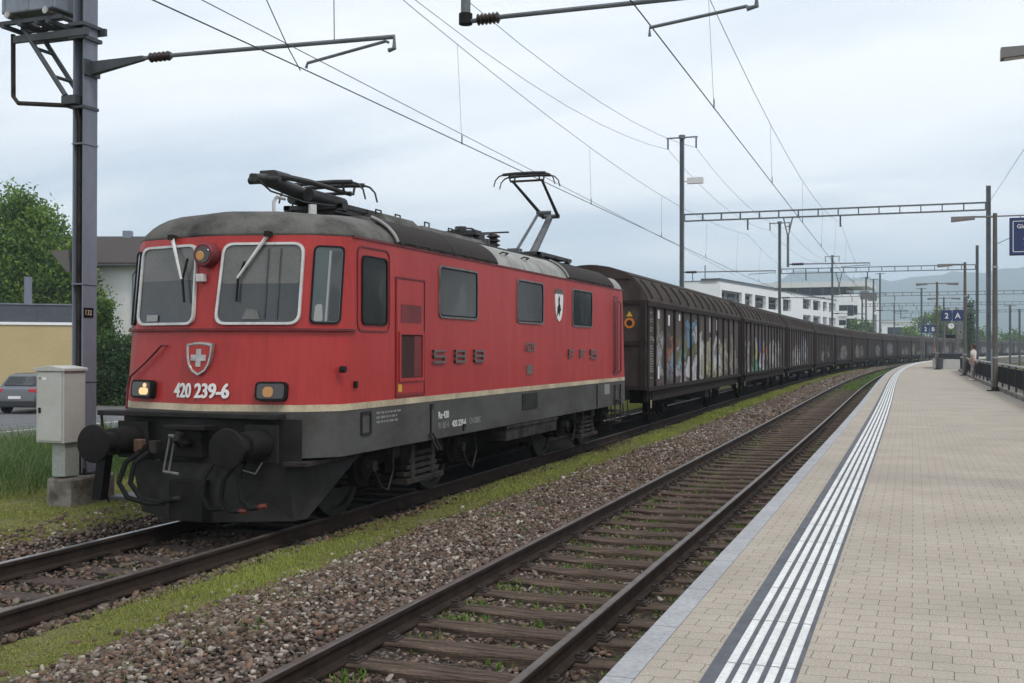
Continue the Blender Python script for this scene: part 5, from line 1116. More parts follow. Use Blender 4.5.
# portal over the first mast row: its beam is above the picture, the drop tube for the platform track hangs from it
def portal(s, oL, oR, zb, ztL, ztR, label, tracks, hang, tee=True, zbL=0.0):
    base = cv(s, oL); pr = empty('catenary_portal', base, 0, label, 'catenary portal', 'catenary portals over the tracks')
    A = lambda o, zz: cv(s, o, zz)-base
    h = heading(s)
    for o_, zt, zb_ in ((oL, ztL, -.3), (oR, ztR, -.4)):
        b = MB(); q = A(o_, 0); rot = Matrix.Rotation(-h, 3, 'Z')
        for dx_ in (-.09, .09): b.box((q.x+dx_*math.cos(h), q.y-dx_*math.sin(h), (zt+zb_)/2), (.02, .22, zt-zb_), rot=rot)
        b.box((q.x, q.y, (zt+zb_)/2), (.16, .02, zt-zb_), rot=rot); b.build('portal_post', M['portal'], pr)
    b = MB(); lattice(b, A(oL+.12, zb), A(oR-.12, zb), .34); b.build('portal_beam', M['portal'], pr)
    if tee:
        b = MB(); b.tube([A(oL-.8, ztL-.06), A(oL+.8, ztL-.06)], .04, 6); b.tube([A(oL, ztL-.12), A(oL, ztL+.06)], .17, 8); b.build('feeder_crossarm', M['portal'], pr)
        for dx_ in (-.72, .72): insulator('feeder_insulator', A(oL+dx_, 0).x, A(oL+dx_, 0).y, ztL-.62, ztL-.1, .05, pr)
    for i, (o_, hs) in enumerate(tracks):
        z = 5.70 if i == 0 else 5.98
        q = A(o_, 0); insulator('messenger_insulator', q.x, q.y, zb-.72, zb-.18, .05, pr)
        if hs is None: cantilever(pr, s, oL, o_, z)
        else:
            b = MB()
            for dx_ in (-.22, .22): b.tube([A(hs+dx_, zb-.17), A(hs, zb-1.15)], .035, 6)
            b.tube([A(hs, zb-1.1), A(hs, z+.1)], .06, 8); b.tube([A(hs-.12, zb-.62), A(hs+.12, zb-.62)], .025, 6); b.build('drop_bracket', M['portal'], pr)
            cantilever(pr, s, hs, o_, z)
    return pr
pr0 = empty('catenary_portal', (2.33, 12.4, 0), 0, 'round grey drop tube with insulated arm over the platform track, top centre', 'catenary portal', 'catenary portals over the tracks')
MB().tube([(0, 0, 6.08), (0, 0, 9.0)], .06, 12).build('drop_tube', M['portal'], pr0, smooth='auto'); MB().tube([(0, 0, 6.07), (0, 0, 6.2)], .085, 12).build('tube_end', M['black'], pr0, smooth='auto')
b = MB(); lattice(b, (-5.4, -.15, 9.1), (8.3, -.15, 9.1), .34); b.build('portal_beam', M['portal'], pr0); b = MB(); hbeam(b, 8.45, -.15, .1, 9.4); b.build('portal_post', M['portal'], pr0)
b = MB(); pts = []; rs = []
for i in range(6): pts += [(.17+.05*i, 0, 6.11), (.195+.05*i, 0, 6.11)]; rs += [.075, .045]
b.tube(pts, rs, 10); b.build('arm_insulator', M['porcelain'], pr0, smooth='auto')
tube('registration_arm', [(.03, 0, 6.10), (.5, 0, 6.115), (3.53, 0, 6.10), (3.53, 0, 5.92), (3.42, 0, 5.90)], .030, M['portal'], pr0, 8); tube('steady_arm', [(3.46, 0, 5.90), (3.42, 0, 5.93), (2.31, 0, 5.80), (2.31, 0, 5.70)], .020, M['portal'], pr0, 6)
pp = portal(55, -3.3, 11.0, 8.70, 12.85, 9.65, 'nearest steel lattice portal, its right post just behind the first platform lamp', [(0, None), (E1, 1.95)], 0)
b = MB(); b.bx(.10, .30, -.03, .03, 10.52, 10.58); b.bx(.28, 1.08, -.12, .12, 10.42, 10.72); b.build('post_lamp', M['roofslab'], pp)
portal(85, -1.95, 11.9, 7.95, 11.7, 9.5, 'second lattice portal, spanning from the train side to the second platform lamp', [(0, None), (E1, 2.4)], 0)
portal(125, -2.1, 27, 7.95, 12.3, 9.3, 'third lattice portal, its left post in front of the balcony building', [(0, None), (E1, 2.4)], 0)
portal(156, -2.6, 30, 8.0, 9.6, 9.5, 'fourth lattice portal, seen just above the blue sector sign', [(0, None), (E1, 2.4)], 0, False)
portal(188, -2.6, 34, 8.0, 9.6, 9.5, 'farthest lattice portal, lowest above the distant wagons', [(0, None), (E1, 2.4)], 0, False)
SUP = [-40, 12.4, 55, 85, 125, 156, 188, 225, 265]
def overhead(o_, zc, label, zm0):
    base = cv(12.4, o_); ln = empty('overhead_line', base, 0, label, 'overhead line', 'overhead lines above the tracks')
    A = lambda s, zz, dx_=0: cv(s, o_+dx_, zz)-base
    zig = [.15, .12, -.12, .12, -.12, .1, -.1, .1, -.1]
    cpts = []; mpts = []
    for i in range(len(SUP)-1):
        a, c = SUP[i], SUP[i+1]; za = zm0 if i <= 2 else 7.25; zc_ = zm0 if i+1 <= 2 else 7.25; sag = (c-a)**2*(.00041 if o_ < 1 else .00052)
        pa, pc = A(a, zc, zig[i]), A(c, zc, zig[i+1])
        n_ = 12
        for k in range(n_):
            t = k/n_; cpts.append(pa+(pc-pa)*t); q = A(a, 0)+(A(c, 0)-A(a, 0))*t; q.z = za+(zc_-za)*t-4*sag*t*(1-t); mpts.append(q)
        nd = max(3, int((c-a)/7.2)) if i >= 1 else 0
        for k in range(nd):
            t = (k+.62)/nd
            if c > 200 or t > .97: continue
            q = A(a, 0)+(A(c, 0)-A(a, 0))*t; z1 = za+(zc_-za)*t-4*sag*t*(1-t); p_ = pa+(pc-pa)*t
            d_ = MB(); d_.tube([(p_.x, p_.y, zc), (q.x, q.y, z1)], .0035, 4); d_.tube([(p_.x, p_.y, zc-.02), (p_.x, p_.y, zc+.14)], .012, 5); d_.build('dropper', M['wire_thin'], ln)
    tube('contact_wire', cpts, .0085, M['wire'], ln, 5); tube('messenger_wire', mpts, .006, M['wire_thin'], ln, 5); return ln
l1 = overhead(0, 5.68, 'overhead contact line above the train touching the raised pantograph', 7.75)
AUX = lambda y: Vector((.50-.0305*(y-10.3), y, 5.72))-cv(12.4)
tube('auxiliary_wire', [AUX(-14), AUX(12.6), AUX(30), AUX(55)], .006, M['wire_thin'], l1, 5)
tube('stay_wire', [Vector((-.6, -1.0, 7.9)), Vector((-.35, -.6, 6.9)), Vector((-.06, -.2, 5.95)), Vector((0, 0, 5.70))], .007, M['wire'], l1, 5)
overhead(E1, 5.98, 'overhead contact line above the empty platform track', 8.2)
for nm_, dx_ in (('left', -.72), ('right', .72)):
    pts = [Vector((-3.9+dx_*.8, 12.4, 11.4))]
    for k in range(1, 11):
        t = k/10; q = Vector((-3.9+dx_*.8, 12.4, 11.9)).lerp(cv(55, -3.3+dx_, 12.23), t); q.z -= 4*1.25*t*(1-t); pts.append(q)
    for a, c, oa, oc, za, zc_ in ((55, 85, -3.3, -1.95, 12.23, 11.08), (85, 125, -1.95, -2.1, 11.08, 11.68), (125, 185, -2.1, -7, 11.68, 11.0)):
        for k in range(1, 9):
            t = k/8; q = cv(a, oa+dx_, za).lerp(cv(c, oc+dx_, zc_), t); q.z -= 4*.8*t*(1-t); pts.append(q)
    tag(tube('feeder_wire', pts, .009, M['wire_thin'], None, 5), 'feeder wire hanging from the %s insulators of the tall mast cross arms' % nm_, 'feeder wire')
tag(tube('earth_wire', [cv(55, 11.05, 8.9), cv(31, 10.9, 8.3), cv(12.4, 10.9, 8.4)], .008, M['wire_thin'], None, 5), 'thin wire rising from the nearest portal post at the right edge', 'wire')
for x, y, Y_, zt, lb, box in ((866, 277, 185, None, 'far pole carrying a transformer, left one of the pair', True), (873.5, 279, 190, None, 'far pole carrying a transformer, right one of the pair', True), (880, 273, 180, None, 'bare far pole right of the transformer poles', False), (1010, 305, 150, None, 'slim far mast left of the two at the right edge', False), (1019.5, 309, 165, None, 'slim far mast right of the two at the right edge', False), (921.5, 288, 170, None, 'far mast between the white house and the sector sign', False)):
    q = at(x, y, Y_); e_ = empty('catenary_mast', (q.x, Y_, 0), 0, lb, 'mast', 'far masts along the line')
    b = MB(); hbeam(b, 0, 0, -.6, q.z, .26, .26, .05); b.build('mast_column', M['portal'], e_)
    MB().tube([(-.7, 0, q.z-.1), (.7, 0, q.z-.1)], .05, 6).build('mast_crossarm', M['portal'], e_)
    if box: MB().bx(-.9, .5, -.4, .4, q.z-3.6, q.z-2.3).build('transformer', M['lamphead'], e_)

# ------------------------------------------------------------------ platform furniture
def lamp_post(x, Y, zt, label, arms=((-1, 1.5),)):
    e_ = empty('platform_lamp', (x, Y, PZ), 0, label, 'lamp post', 'lamp posts along the platform'); H = zt-PZ
    MB().tube([(0, 0, .02), (0, 0, H)], [.105, .075], 14).build('lamp_pole', M['lampconc'], e_, smooth='auto')
    MB().bx(-.27, .27, -.27, .27, 0, .035).build('base_plate', M['undergrey'], e_)
    MB().tube([(0, 0, .03), (0, 0, .16)], [.14, .12], 14).build('base_collar', M['undergrey'], e_, smooth='auto')
    for z in (1.2, H-2.0): MB().tube([(0, 0, z), (0, 0, z+.06)], .11, 14).build('pole_band', M['chrome'], e_, smooth='auto')
    MB().bx(-.13, -.085, -.07, .07, .35, 1.55).build('service_hatch', M['trafo'], e_)
    for sg, ln in arms:
        tube('lamp_arm', [(0, 0, H-.12), (sg*ln*.5, 0, H-.10), (sg*ln, 0, H-.12)], .035, M['lamphead'], e_, 8)
        b = MB(); b.loft([[(sg*ln*.45, -.11, H-.20), (sg*ln*.45, .11, H-.20), (sg*ln*.45, .10, H-.08), (sg*ln*.45, -.10, H-.08)], [(sg*ln, -.13, H-.26), (sg*ln, .13, H-.26), (sg*ln, .11, H-.08), (sg*ln, -.11, H-.08)]], True, True); hd = b.build('lamp_head', M['lamphead'], e_)
        b = MB(); b.loft([[(sg*ln*.5, -.09, H-.212), (sg*ln*.5, .09, H-.212)], [(sg*ln*.97, -.11, H-.267), (sg*ln*.97, .11, H-.267)]], False); b.build('lamp_diffuser', M['roofslab'], hd)
    return e_
lamp_post(10.6, 19.6, 7.10, 'platform lamp outside the right edge, only the tip of its lamp head in view', ((-1, 1.75),))
lp1 = lamp_post(10.30, 43.7, 7.06, 'nearest complete platform lamp post, brownish, beside the big blue sign')
lamp_post(10.28, 68.4, 7.10, 'second platform lamp post with a person standing beside it')
lamp_post(9.12, 87.3, 7.06, 'third platform lamp post with lamp heads on both sides', ((-1, 1.48), (1, 1.48)))
lamp_post(10.2, 113, 7.06, 'fourth platform lamp post with twin heads, beyond the underpass', ((-1, 1.48), (1, 1.48)))
lamp_post(12.2, 140, 7.06, 'farthest platform lamp post with twin heads', ((-1, 1.48), (1, 1.48)))
# direction sign on a bar from the first lamp post
sg_ = empty('platform_sign', (11.95, 43.7, 6.95), 0, 'large dark blue white bordered platform sign at the right edge beside a lamp post', 'sign')
MB().bx(-1.17, 1.15, -.06, .06, -1.46, -.08).build('sign_panel', M['bluesign'], sg_, bevel=.02)
frame('sign_border', [(-1.06, -.061, -1.34), (1.04, -.061, -1.34), (1.04, -.061, -.20), (-1.06, -.061, -.20)], .05, .025, .004, M['signwhite'], sg_, 0)
text_obj('sign_text', 'Gleis', .20, (-.92, -.066, -.47), (1, 0, 0), (0, 0, 1), M['signwhite'], sg_, .003)
text_obj('sign_text', 'A', .42, (-.70, -.066, -.88), (1, 0, 0), (0, 0, 1), M['signwhite'], sg_, .004); text_obj('sign_text', '2', .36, (-.70, -.066, -1.26), (1, 0, 0), (0, 0, 1), M['signwhite'], sg_, .004)
tube('sign_bar', [(-1.6, 0, .0), (1.15, 0, .0)], .025, M['lamphead'], sg_, 8); tube('sign_hanger', [(-.8, 0, 0), (-.8, 0, -.1)], .018, M['lamphead'], sg_, 6); tube('sign_hanger', [(.8, 0, 0), (.8, 0, -.1)], .018, M['lamphead'], sg_, 6)
tube('sign_brace', [(-1.6, 0, -1.02), (-1.17, 0, -.82)], .014, M['lamphead'], sg_, 6)
def sector(x0, x1, Y, z0, z1, txt, label, posts):
    xc = (x0+x1)/2; w_ = x1-x0; e_ = empty('sector_sign', (xc, Y, PZ), 0, label, 'sign', 'sector signs over the platform')
    for a, c in ((-w_/2, -.02), (.02, w_/2)): MB().bx(a, c, -.06, .06, z0-PZ, z1-PZ).build('sign_panel', M['bluesign'], e_)
    h = (z1-z0)
    for t_, x_ in zip(txt, (-w_*.25, w_*.25)): text_obj('sign_text', t_, h*.72, (x_, -.066, z0-PZ+h*.24), (1, 0, 0), (0, 0, 1), M['signwhite'], e_, .012, 'CENTER', .95)
    for x_ in posts: MB().tube([(x_, .1, 0), (x_, .1, z1-PZ+.2)], .045, 8).build('sign_post', M['lamphead'], e_, smooth='auto')
    return e_
s1 = sector(9.56, 11.24, 95, 4.34, 5.20, '2A', 'blue sector sign reading 2 A above the underpass wall', (-.55, .45))
ck = empty('platform_clock', (10.31, 94.7, 3.92), 0, 'round white platform clock under the 2 A sign', 'clock')
MB().tube([(0, -.06, 0), (0, .06, 0)], .25, 20).build('clock_case', M['lamphead'], ck, smooth='auto'); MB().tube([(0, -.066, 0), (0, -.06, 0)], .23, 20).build('clock_face', M['signwhite'], ck); tube('clock_bracket', [(0, .05, 0), (0, .35, .3), (.43, .38, .5)], .03, M['lamphead'], ck, 6)
b = MB(); b.bx(-.012, .012, -.075, -.067, -.02, .18); b.bx(-.01, .13, -.072, -.0665, -.012, .012); b.build('clock_hands', M['black'], ck)
sector(8.42, 10.14, 145, 4.05, 5.00, '2B', 'farther blue sector sign reading 2 B at the platform bend', (-.6, .6))
ib = empty('departure_display', (10.3, 97, 3.1), 0, 'dark departure display hanging below the platform clock', 'display'); MB().bx(-.45, .45, -.15, .15, -.16, .16).build('display_case', M['bluesign'], ib, bevel=.02); MB().bx(-.4, .4, -.16, -.15, -.12, .12).build('display_screen', M['black'], ib); tube('display_hanger', [(-.2, .1, .16), (-.45, -1.9, .9)], .025, M['lamphead'], ib, 6)
# railing on the right with its concrete kerb
KO = 10.62
tag(sweep('platform_edge_kerb', [(KO, PZ-.01), (KO+.005, PZ+.13), (KO+.26, PZ+.13), (KO+.27, PZ-.01)], 5, 84, M['concrete']), 'low concrete kerb under the black platform railing', 'kerb')
rl = empty('railing', cv(5, KO+.13, PZ+.13), 0, 'black bar railing with pale handrail along the right side of the platform', 'railing'); ofs = Vector(rl.location)
tp = [cv(s_, KO+.13, PZ+.98)-ofs for s_ in range(5, 84)]; tube('handrail', tp, .032, M['chrome'], rl, 8)
for z in (PZ+.30, PZ+.88): tube('railing_rail', [cv(s_, KO+.13, z)-ofs for s_ in range(5, 84)], .02, M['fence'], rl, 6)
b = MB(); s_ = 5.0
while s_ < 83:
    q = cv(s_, KO+.13)-ofs; b.bx(q.x-.022, q.x+.022, q.y-.008, q.y+.008, PZ+.30-ofs.z, PZ+.88-ofs.z); s_ += .115
b.build('railing_bars', M['fence'], rl, fix=False)
b = MB(); b.loft([[Vector(cv(s_, KO+.145+dx_, z))-ofs for dx_, z in ((-.004, PZ+.31), (.004, PZ+.31), (.004, PZ+.87), (-.004, PZ+.87))] for s_ in range(5, 84)], True, True); b.build('railing_mesh', M['fence'], rl)
for k in range(31):
    q = cv(5+k*2.6, KO+.13)-ofs; MB().bx(q.x-.03, q.x+.03, q.y-.03, q.y+.03, 0, .84).build('railing_post', M['fence'], rl)
# underpass stairs parapet
up_ = empty('underpass_parapet', (10.0, 88.6, PZ), 0, 'pale grey parapet wall of the underpass stairs with dark railing on top', 'parapet')
MB().bx(-1.0, 1.05, -.1, .1, 0, .74).build('parapet_front', M['cab'], up_); b = MB(); b.bx(-1.0, -.85, .1, 12, 0, .74); b.build('parapet_side', M['cab'], up_); MB().bx(.9, 1.05, .1, 12, 0, .74).build('parapet_side', M['cab'], up_)
b = MB()
for x0, x1, y0, y1 in ((-1.0, 1.05, -.04, .0), (-.95, -.91, .1, 12), (.96, 1.0, .1, 12)): b.bx(x0, x1, y0, y1, .76, 1.18)
b.build('parapet_mesh', M['fence'], up_); tube('parapet_handrail', [(-.95, 12, 1.22), (-.95, 0, 1.22), (1.0, 0, 1.22), (1.0, 12, 1.22)], .03, M['galv'], up_, 8)
bn = empty('waste_bin', (9.35, 87.2, PZ), 0, 'small dark waste bin standing before the underpass wall', 'bin'); MB().tube([(0, 0, .05), (0, 0, .85)], [.19, .22], 14).build('bin_body', M['galvdark'], bn, smooth='auto'); MB().tube([(0, 0, .86), (0, 0, .95)], [.23, .16], 14).build('bin_lid', M['black'], bn, smooth='auto')

# person beside the second lamp post, seen from behind
def skin_body(name, pts, edges, radii, m, parent=None, sub=2):
    me = bpy.data.meshes.new(name); me.from_pydata(pts, edges, []); o = bpy.data.objects.new(name, me); COL.objects.link(o)
    o.modifiers.new('skin', 'SKIN')
    for v, r in zip(me.skin_vertices[0].data, radii): v.radius = (r, r) if not isinstance(r, tuple) else r
    me.skin_vertices[0].data[0].use_root = True
    sb = o.modifiers.new('sub', 'SUBSURF'); sb.levels = sub; sb.render_levels = sub
    me.materials.append(m)
    if parent: o.parent = parent
    return o
pe = empty('person', (10.22, 57.5, PZ), R(70), 'person in a pale shirt and grey checked trousers standing by the second lamp post', 'person')
P_ = [(0, 0, .95), (0, 0, 1.15), (0, .0, 1.38), (0, -.01, 1.50), (0, .01, 1.60), (0, .02, 1.70), (0, .01, 1.77),
      (-.10, 0, .90), (-.11, .01, .50), (-.11, -.01, .09), (-.11, .12, .04), (.10, 0, .90), (.12, .04, .50), (.13, .02, .09), (.14, .15, .04),
      (-.19, 0, 1.42), (-.24, -.02, 1.15), (-.22, .10, .92), (-.21, .14, .84), (.19, 0, 1.42), (.24, -.02, 1.15), (.22, .10, .92), (.21, .14, .84)]
E_ = [(0, 1), (1, 2), (2, 3), (3, 4), (4, 5), (5, 6), (0, 7), (7, 8), (8, 9), (9, 10), (0, 11), (11, 12), (12, 13), (13, 14), (2, 15), (15, 16), (16, 17), (17, 18), (2, 19), (19, 20), (20, 21), (21, 22)]
RR = [(.15, .11), (.14, .10), (.16, .11), .06, .065, .10, .07, .095, .065, .045, .04, .095, .065, .045, .04, .065, .05, .038, .035, .065, .05, .038, .035]
skin_body('body', P_, E_, RR, M['skin'], pe)
skin_body('shirt', [(0, 0, .93), (0, 0, 1.15), (0, 0, 1.38), (0, 0, 1.46), (-.19, 0, 1.42), (-.235, -.01, 1.22), (.19, 0, 1.42), (.235, -.01, 1.22)], [(0, 1), (1, 2), (2, 3), (2, 4), (4, 5), (2, 6), (6, 7)], [(.175, .13), (.165, .12), (.18, .125), .08, .085, .07, .085, .07], M['shirt'], pe)
skin_body('trousers', [(0, 0, .96), (-.10, 0, .88), (-.11, .01, .50), (-.11, 0, .14), (.10, 0, .88), (.12, .04, .50), (.13, .02, .14)], [(0, 1), (1, 2), (2, 3), (0, 4), (4, 5), (5, 6)], [(.17, .12), .115, .085, .075, .115, .085, .075], M['trousers'], pe)
b = MB(); bm_ = bmesh.new(); bmesh.ops.create_uvsphere(bm_, u_segments=16, v_segments=10, radius=1); 
b.add([(v.co.x*.115, v.co.y*.125-.01, v.co.z*.14+1.70+(.0 if v.co.y > .2 else -.02)) for v in bm_.verts if True], [[v.index for v in f.verts] for f in bm_.faces if f.calc_center_median().y < .35 or f.calc_center_median().z > .4]); bm_.free(); b.build('hair', M['hair'], pe, smooth=True)
for x, y in ((-.11, .06), (.135, .09)): MB().bx(x-.05, x+.05, y-.13, y+.13, 0, .09).build('shoe', M['shoe'], pe, bevel=.03)

# ------------------------------------------------------------------ buildings
def wbox(b, org, d, n_, t0, t1, z0, z1, a, c):
    """box on a facade: along d from t0 to t1, height z0..z1, along outward normal from a to c"""
    o0 = Vector(org); P8 = [o0+d*t+n_*q+Vector((0, 0, z)) for z in (z0, z1) for t, q in ((t0, a), (t1, a), (t1, c), (t0, c))]
    return b.add(P8, [(0, 3, 2, 1), (4, 5, 6, 7), (0, 1, 5, 4), (1, 2, 6, 5), (2, 3, 7, 6), (3, 0, 4, 7)])
def facade_t(x, org, d):
    r_ = fw+rt*((x-512)/F_PX); # solve camera ray with the facade line in plan
    a = np.array([[r_.x, -d.x], [r_.y, -d.y]]); q = np.array([org.x-CX, org.y]); return float(np.linalg.solve(a, q)[1])
def balcony_block():
    c0 = Vector((-13.9, 128.9, 0)); c1 = Vector((-4.6, 187.6, 0)); d = (c1-c0).normalized(); n_ = Vector((d.y, -d.x, 0)); ln = (c1-c0).length
    e_ = empty('apartment_block', c0, 0, 'long white apartment block with rows of square loggia openings behind the wagons', 'building'); o0 = Vector((0, 0, 0))
    zt = 10.0; b = MB()
    # openings: photo columns -> distances along the facade
    cols = [(719.5, 742), (745, 752.5), (755, 766), (768.5, 778.5), (783, 791), (803, 811), (813, 820.5), (823, 827), (829, 836)]
    T = [(facade_t(a, c0, d), facade_t(c, c0, d)) for a, c in cols]
    ROWS = lambda i: [(7.35, 9.0), (4.3, 5.9), (1.2, 2.8)] if i < 5 else [(8.0, 9.5), (5.5, 7.1), (3.0, 4.6)]
    edges = [0.0]
    # solid wall between openings
    prev = 0.0
    for i, (a, c) in enumerate(T):
        a = max(a, .6); rows = ROWS(i)
        if a > prev: wbox(b, o0, d, n_, prev, a, -.7, zt, -.4, 0)
        zs_ = [zt]+[q for r_ in rows for q in (r_[1], r_[0])]+[-.7]
        for k in range(0, 8, 2): wbox(b, o0, d, n_, a, c, zs_[k+1], zs_[k], -.4, 0)
        prev = c
    wbox(b, o0, d, n_, prev, ln, -.7, zt, -.4, 0); wbox(b, o0, d, n_, 0, ln, -.7, zt, -5, -2.4); wbox(b, o0, d, n_, 0, .0+.5, -.7, zt, -2.4, -.4); wbox(b, o0, d, n_, ln-.5, ln, -.7, zt, -2.4, -.4); wbox(b, o0, d, n_, 0, ln, zt-.3, zt, -2.4, -.4)
    b.build('wall', M['whitewall'], e_)
    for i, (a, c) in enumerate(T):
        a = max(a, .6)
        for r_, (z0, z1) in enumerate(ROWS(i)):
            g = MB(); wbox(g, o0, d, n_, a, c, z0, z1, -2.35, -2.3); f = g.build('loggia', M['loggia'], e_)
            g = MB(); w_ = c-a; wbox(g, o0, d, n_, a+w_*.08, a+w_*.45, z0, z1-.25, -2.29, -2.26); wbox(g, o0, d, n_, a+w_*.55, a+w_*.9, z0+.7, z1-.25, -2.29, -2.26); g.build('loggia_window', M['winglass'], f)
            g = MB(); wbox(g, o0, d, n_, a, c, z0+.75, z0+.82, -.2, -.15); g.build('loggia_rail', M['galv'], f)
    g = MB(); wbox(g, o0, d, n_, -.05, ln+.05, zt, zt+.12, -5.1, .08); g.build('roof_edge', M['galv'], e_)
    g = MB(); wbox(g, o0, d, n_, 6, 30, zt+.12, zt+.75, -4.5, -2); g.build('roof_plant', M['parapet'], e_)
    for t_, h_ in ((-.0+1.5, 1.3), (6, 2.4)): g = MB(); wbox(g, o0, d, n_, t_, t_+.12, zt, zt+h_, -4, -3.9); g.build('roof_pole', M['portal'], e_)
    return e_
balcony_block()
def simple_block(name, cx_, cy_, w_, dp, z0, z1, rz, wall, label, cat, wins=None, roof=None, win_m='winglass', slab=.3):
    e_ = empty(name, (cx_, cy_, 0), rz, label, cat)
    MB().bx(-w_/2, w_/2, -dp/2, dp/2, z0, z1).build('wall', M[wall], e_)
    if roof: MB().bx(-w_/2-.4, w_/2+.4, -dp/2-.4, dp/2+.4, z1, z1+slab).build('roof', M[roof], e_)
    for (x0, x1, a, c) in wins or []: MB().bx(x0, x1, -dp/2-.03, -dp/2+.1, a, c).build('window', M[win_m], e_)
    return e_
q0, q1 = at(752, 320, 262), at(838, 320, 262)
e_ = empty('penthouse_block', ((q0.x+q1.x)/2+1.5, 270, 0), -.06, 'white block with dark glazed top storey under a pale flat roof behind the loggia facade', 'building')
w_ = (q1.x-q0.x)+2; MB().bx(-w_/2, w_/2, -5, 12, -.7, 14.5).build('wall', M['whitewall'], e_); MB().bx(-w_/2+.6, w_/2-.6, -4.4, 11, 14.5, 16.4).build('glazed_storey', M['darkwin'], e_); MB().bx(-w_/2-.5, w_/2+4.5, -6, 12.5, 16.4, 17.6).build('roof', M['roofslab'], e_)
for k in range(7): MB().bx(-w_/2+1+k*w_/7.4, -w_/2+1.25+k*w_/7.4, -4.5, -4.42, 14.5, 16.4).build('mullion', M['parapet'], e_)
q0, q1 = at(838, 320, 236), at(859, 320, 236)
w_ = q1.x-q0.x; e_ = empty('corner_block', ((q0.x+q1.x)/2, 240, 0), 0, 'white corner house with dark stepped balcony openings behind the tall portal post', 'building')
MB().bx(-w_/2, w_/2, -4, 10, -.7, 13.3).build('wall', M['whitewall'], e_)
for (x0, x1, a, c) in ((-.45, -.06, 9.9, 11.1), (-.05, .24, 8.9, 11.1), (.25, .42, 9.1, 11.0), (-.45, -.12, 6.9, 8.0), (-.1, .42, 6.8, 8.3), (-.45, -.1, 4.0, 5.2), (-.1, .42, 3.7, 5.2)): MB().bx(x0*w_, x1*w_, -4.04, -3.9, a, c).build('balcony_opening', M['darkwin'], e_)
for a in (9.85, 6.85): MB().bx(-.48*w_, -.05*w_, -4.4, -4.05, a-1.1, a-.05).build('balcony_front', M['whitewall'], e_)
q0, q1 = at(858, 320, 300), at(879, 320, 300)
simple_block('narrow_block', (q0.x+q1.x)/2, 305, q1.x-q0.x, 10, -.7, 15.0, 0, 'whitewall', 'tall pale house end rising behind the two transformer poles', 'building', [(1.0, 2.0, 4.5, 11)], None, 'loggia')
q0, q1 = at(882, 320, 330), at(919, 320, 330); w_ = q1.x-q0.x
simple_block('low_white_house', (q0.x+q1.x)/2, 335, w_, 10, -.7, 9.6, 0, 'whitewall', 'low white house with a dark window band seen over the distant wagons', 'building', [(-w_*.35, w_*.12, 6.0, 8.2), (w_*.16, w_*.42, 6.0, 8.2)], 'roofslab', 'darkwin')
simple_block('beige_tower', at(958, 300, 420).x, 420, 3.4, 3.4, -.7, 16.0, 0, 'lampconc', 'beige tower block just above the 2 A sign', 'tower', [(-1.2, 1.2, 9, 11)])['label'] = 'small beige tower rising behind the 2 A sign'
q = at(1003, 345, 420)
# left side: yellow hall, house, car park
e_ = empty('yellow_hall', (-28.3, 40, 0), R(43), 'yellow rendered flat hall with dark grey roof parapet at the left edge', 'building')
MB().bx(-23, 0, 0, 12, -.7, 3.08).build('wall', M['yellowwall'], e_); MB().bx(-23.05, .06, -.06, 12.06, 3.08, 3.20).build('cornice', M['whitewall'], e_); MB().bx(-23.02, .03, -.03, 12.03, 3.20, 3.98).build('parapet', M['parapet'], e_); MB().bx(-23.06, .08, -.08, 12.08, 3.98, 4.04).build('coping', M['galv'], e_)
for k in range(9): MB().bx(-22.6+k*2.6, -22.57+k*2.6, -.036, -.03, 3.22, 3.96).build('parapet_seam', M['galvdark'], e_)
for k in range(6): MB().bx(-21.8+k*3.9, -21.785+k*3.9, -.004, .0, -.6, 3.07).build('wall_joint', M['brownpost'] if False else M['yellowwall'], e_)
MB().tube([(-2.2, 2.0, 4.0), (-2.2, 2.0, 5.35)], .17, 12).build('vent_pipe', M['galv'], e_, smooth='auto')
hs = empty('gabled_house', (-41.3, 60, 0), R(20), 'white rendered house with brown tiled roof and chimney behind the shrubs', 'house')
MB().bx(-9, 0, 0, 9, -.7, 7.75).build('wall', M['housewall'], hs)
b = MB(); b.loft([[(x, y, z) for x, z in ((-9.8, 7.55), (-4.5, 10.2), (.8, 7.55), (.8, 7.75), (-4.5, 10.42), (-9.8, 7.75))] for y in (-.8, 9.8)], True, True); 
b = MB(); b.loft([[(x, y, z) for y, z in ((-.9, 7.50), (4.5, 9.75), (9.9, 7.50), (9.9, 7.70), (4.5, 9.97), (-.9, 7.70))] for x in (-9.9, .75)], True, True); rf = b.build('roof', M['rooftile'], hs)
b = MB(); b.prism([(-.02, 0, 7.75), (-.02, 9, 7.75), (-.02, 4.5, 9.65)], (-.3, 0, 0)); b.build('gable', M['housewall'], hs)
b = MB(); b.bx(-2.6, -2.05, 4.2, 4.8, 9.0, 10.35); b.build('chimney', M['trafo'], rf); MB().bx(-6.0, -5.2, .6, 1.5, 8.25, 8.6).build('skylight', M['winglass'], rf)
tube('gutter', [(-9.9, -.95, 7.5), (.7, -.95, 7.5)], .07, M['galvdark'], hs, 8); tube('downpipe', [(.35, -.9, 7.45), (-.3, -.2, 6.9), (-.3, -.12, -.5)], .06, M['galv'], hs, 8)
for x0 in (-8.2, -3.8): MB().bx(x0, x0+1.1, -.04, .1, 4.6, 6.0).build('window', M['winglass'], hs)
tag(MB().bx(-40, -16.5, 22, 40, -.66, -.585).build('parking_lot', M['asphalt']), kind='structure'); tag(MB().bx(-19.35, -19.2, 22.5, 39, -.584, -.580).build('parking_line_marking', M['whiteline']), kind='structure')
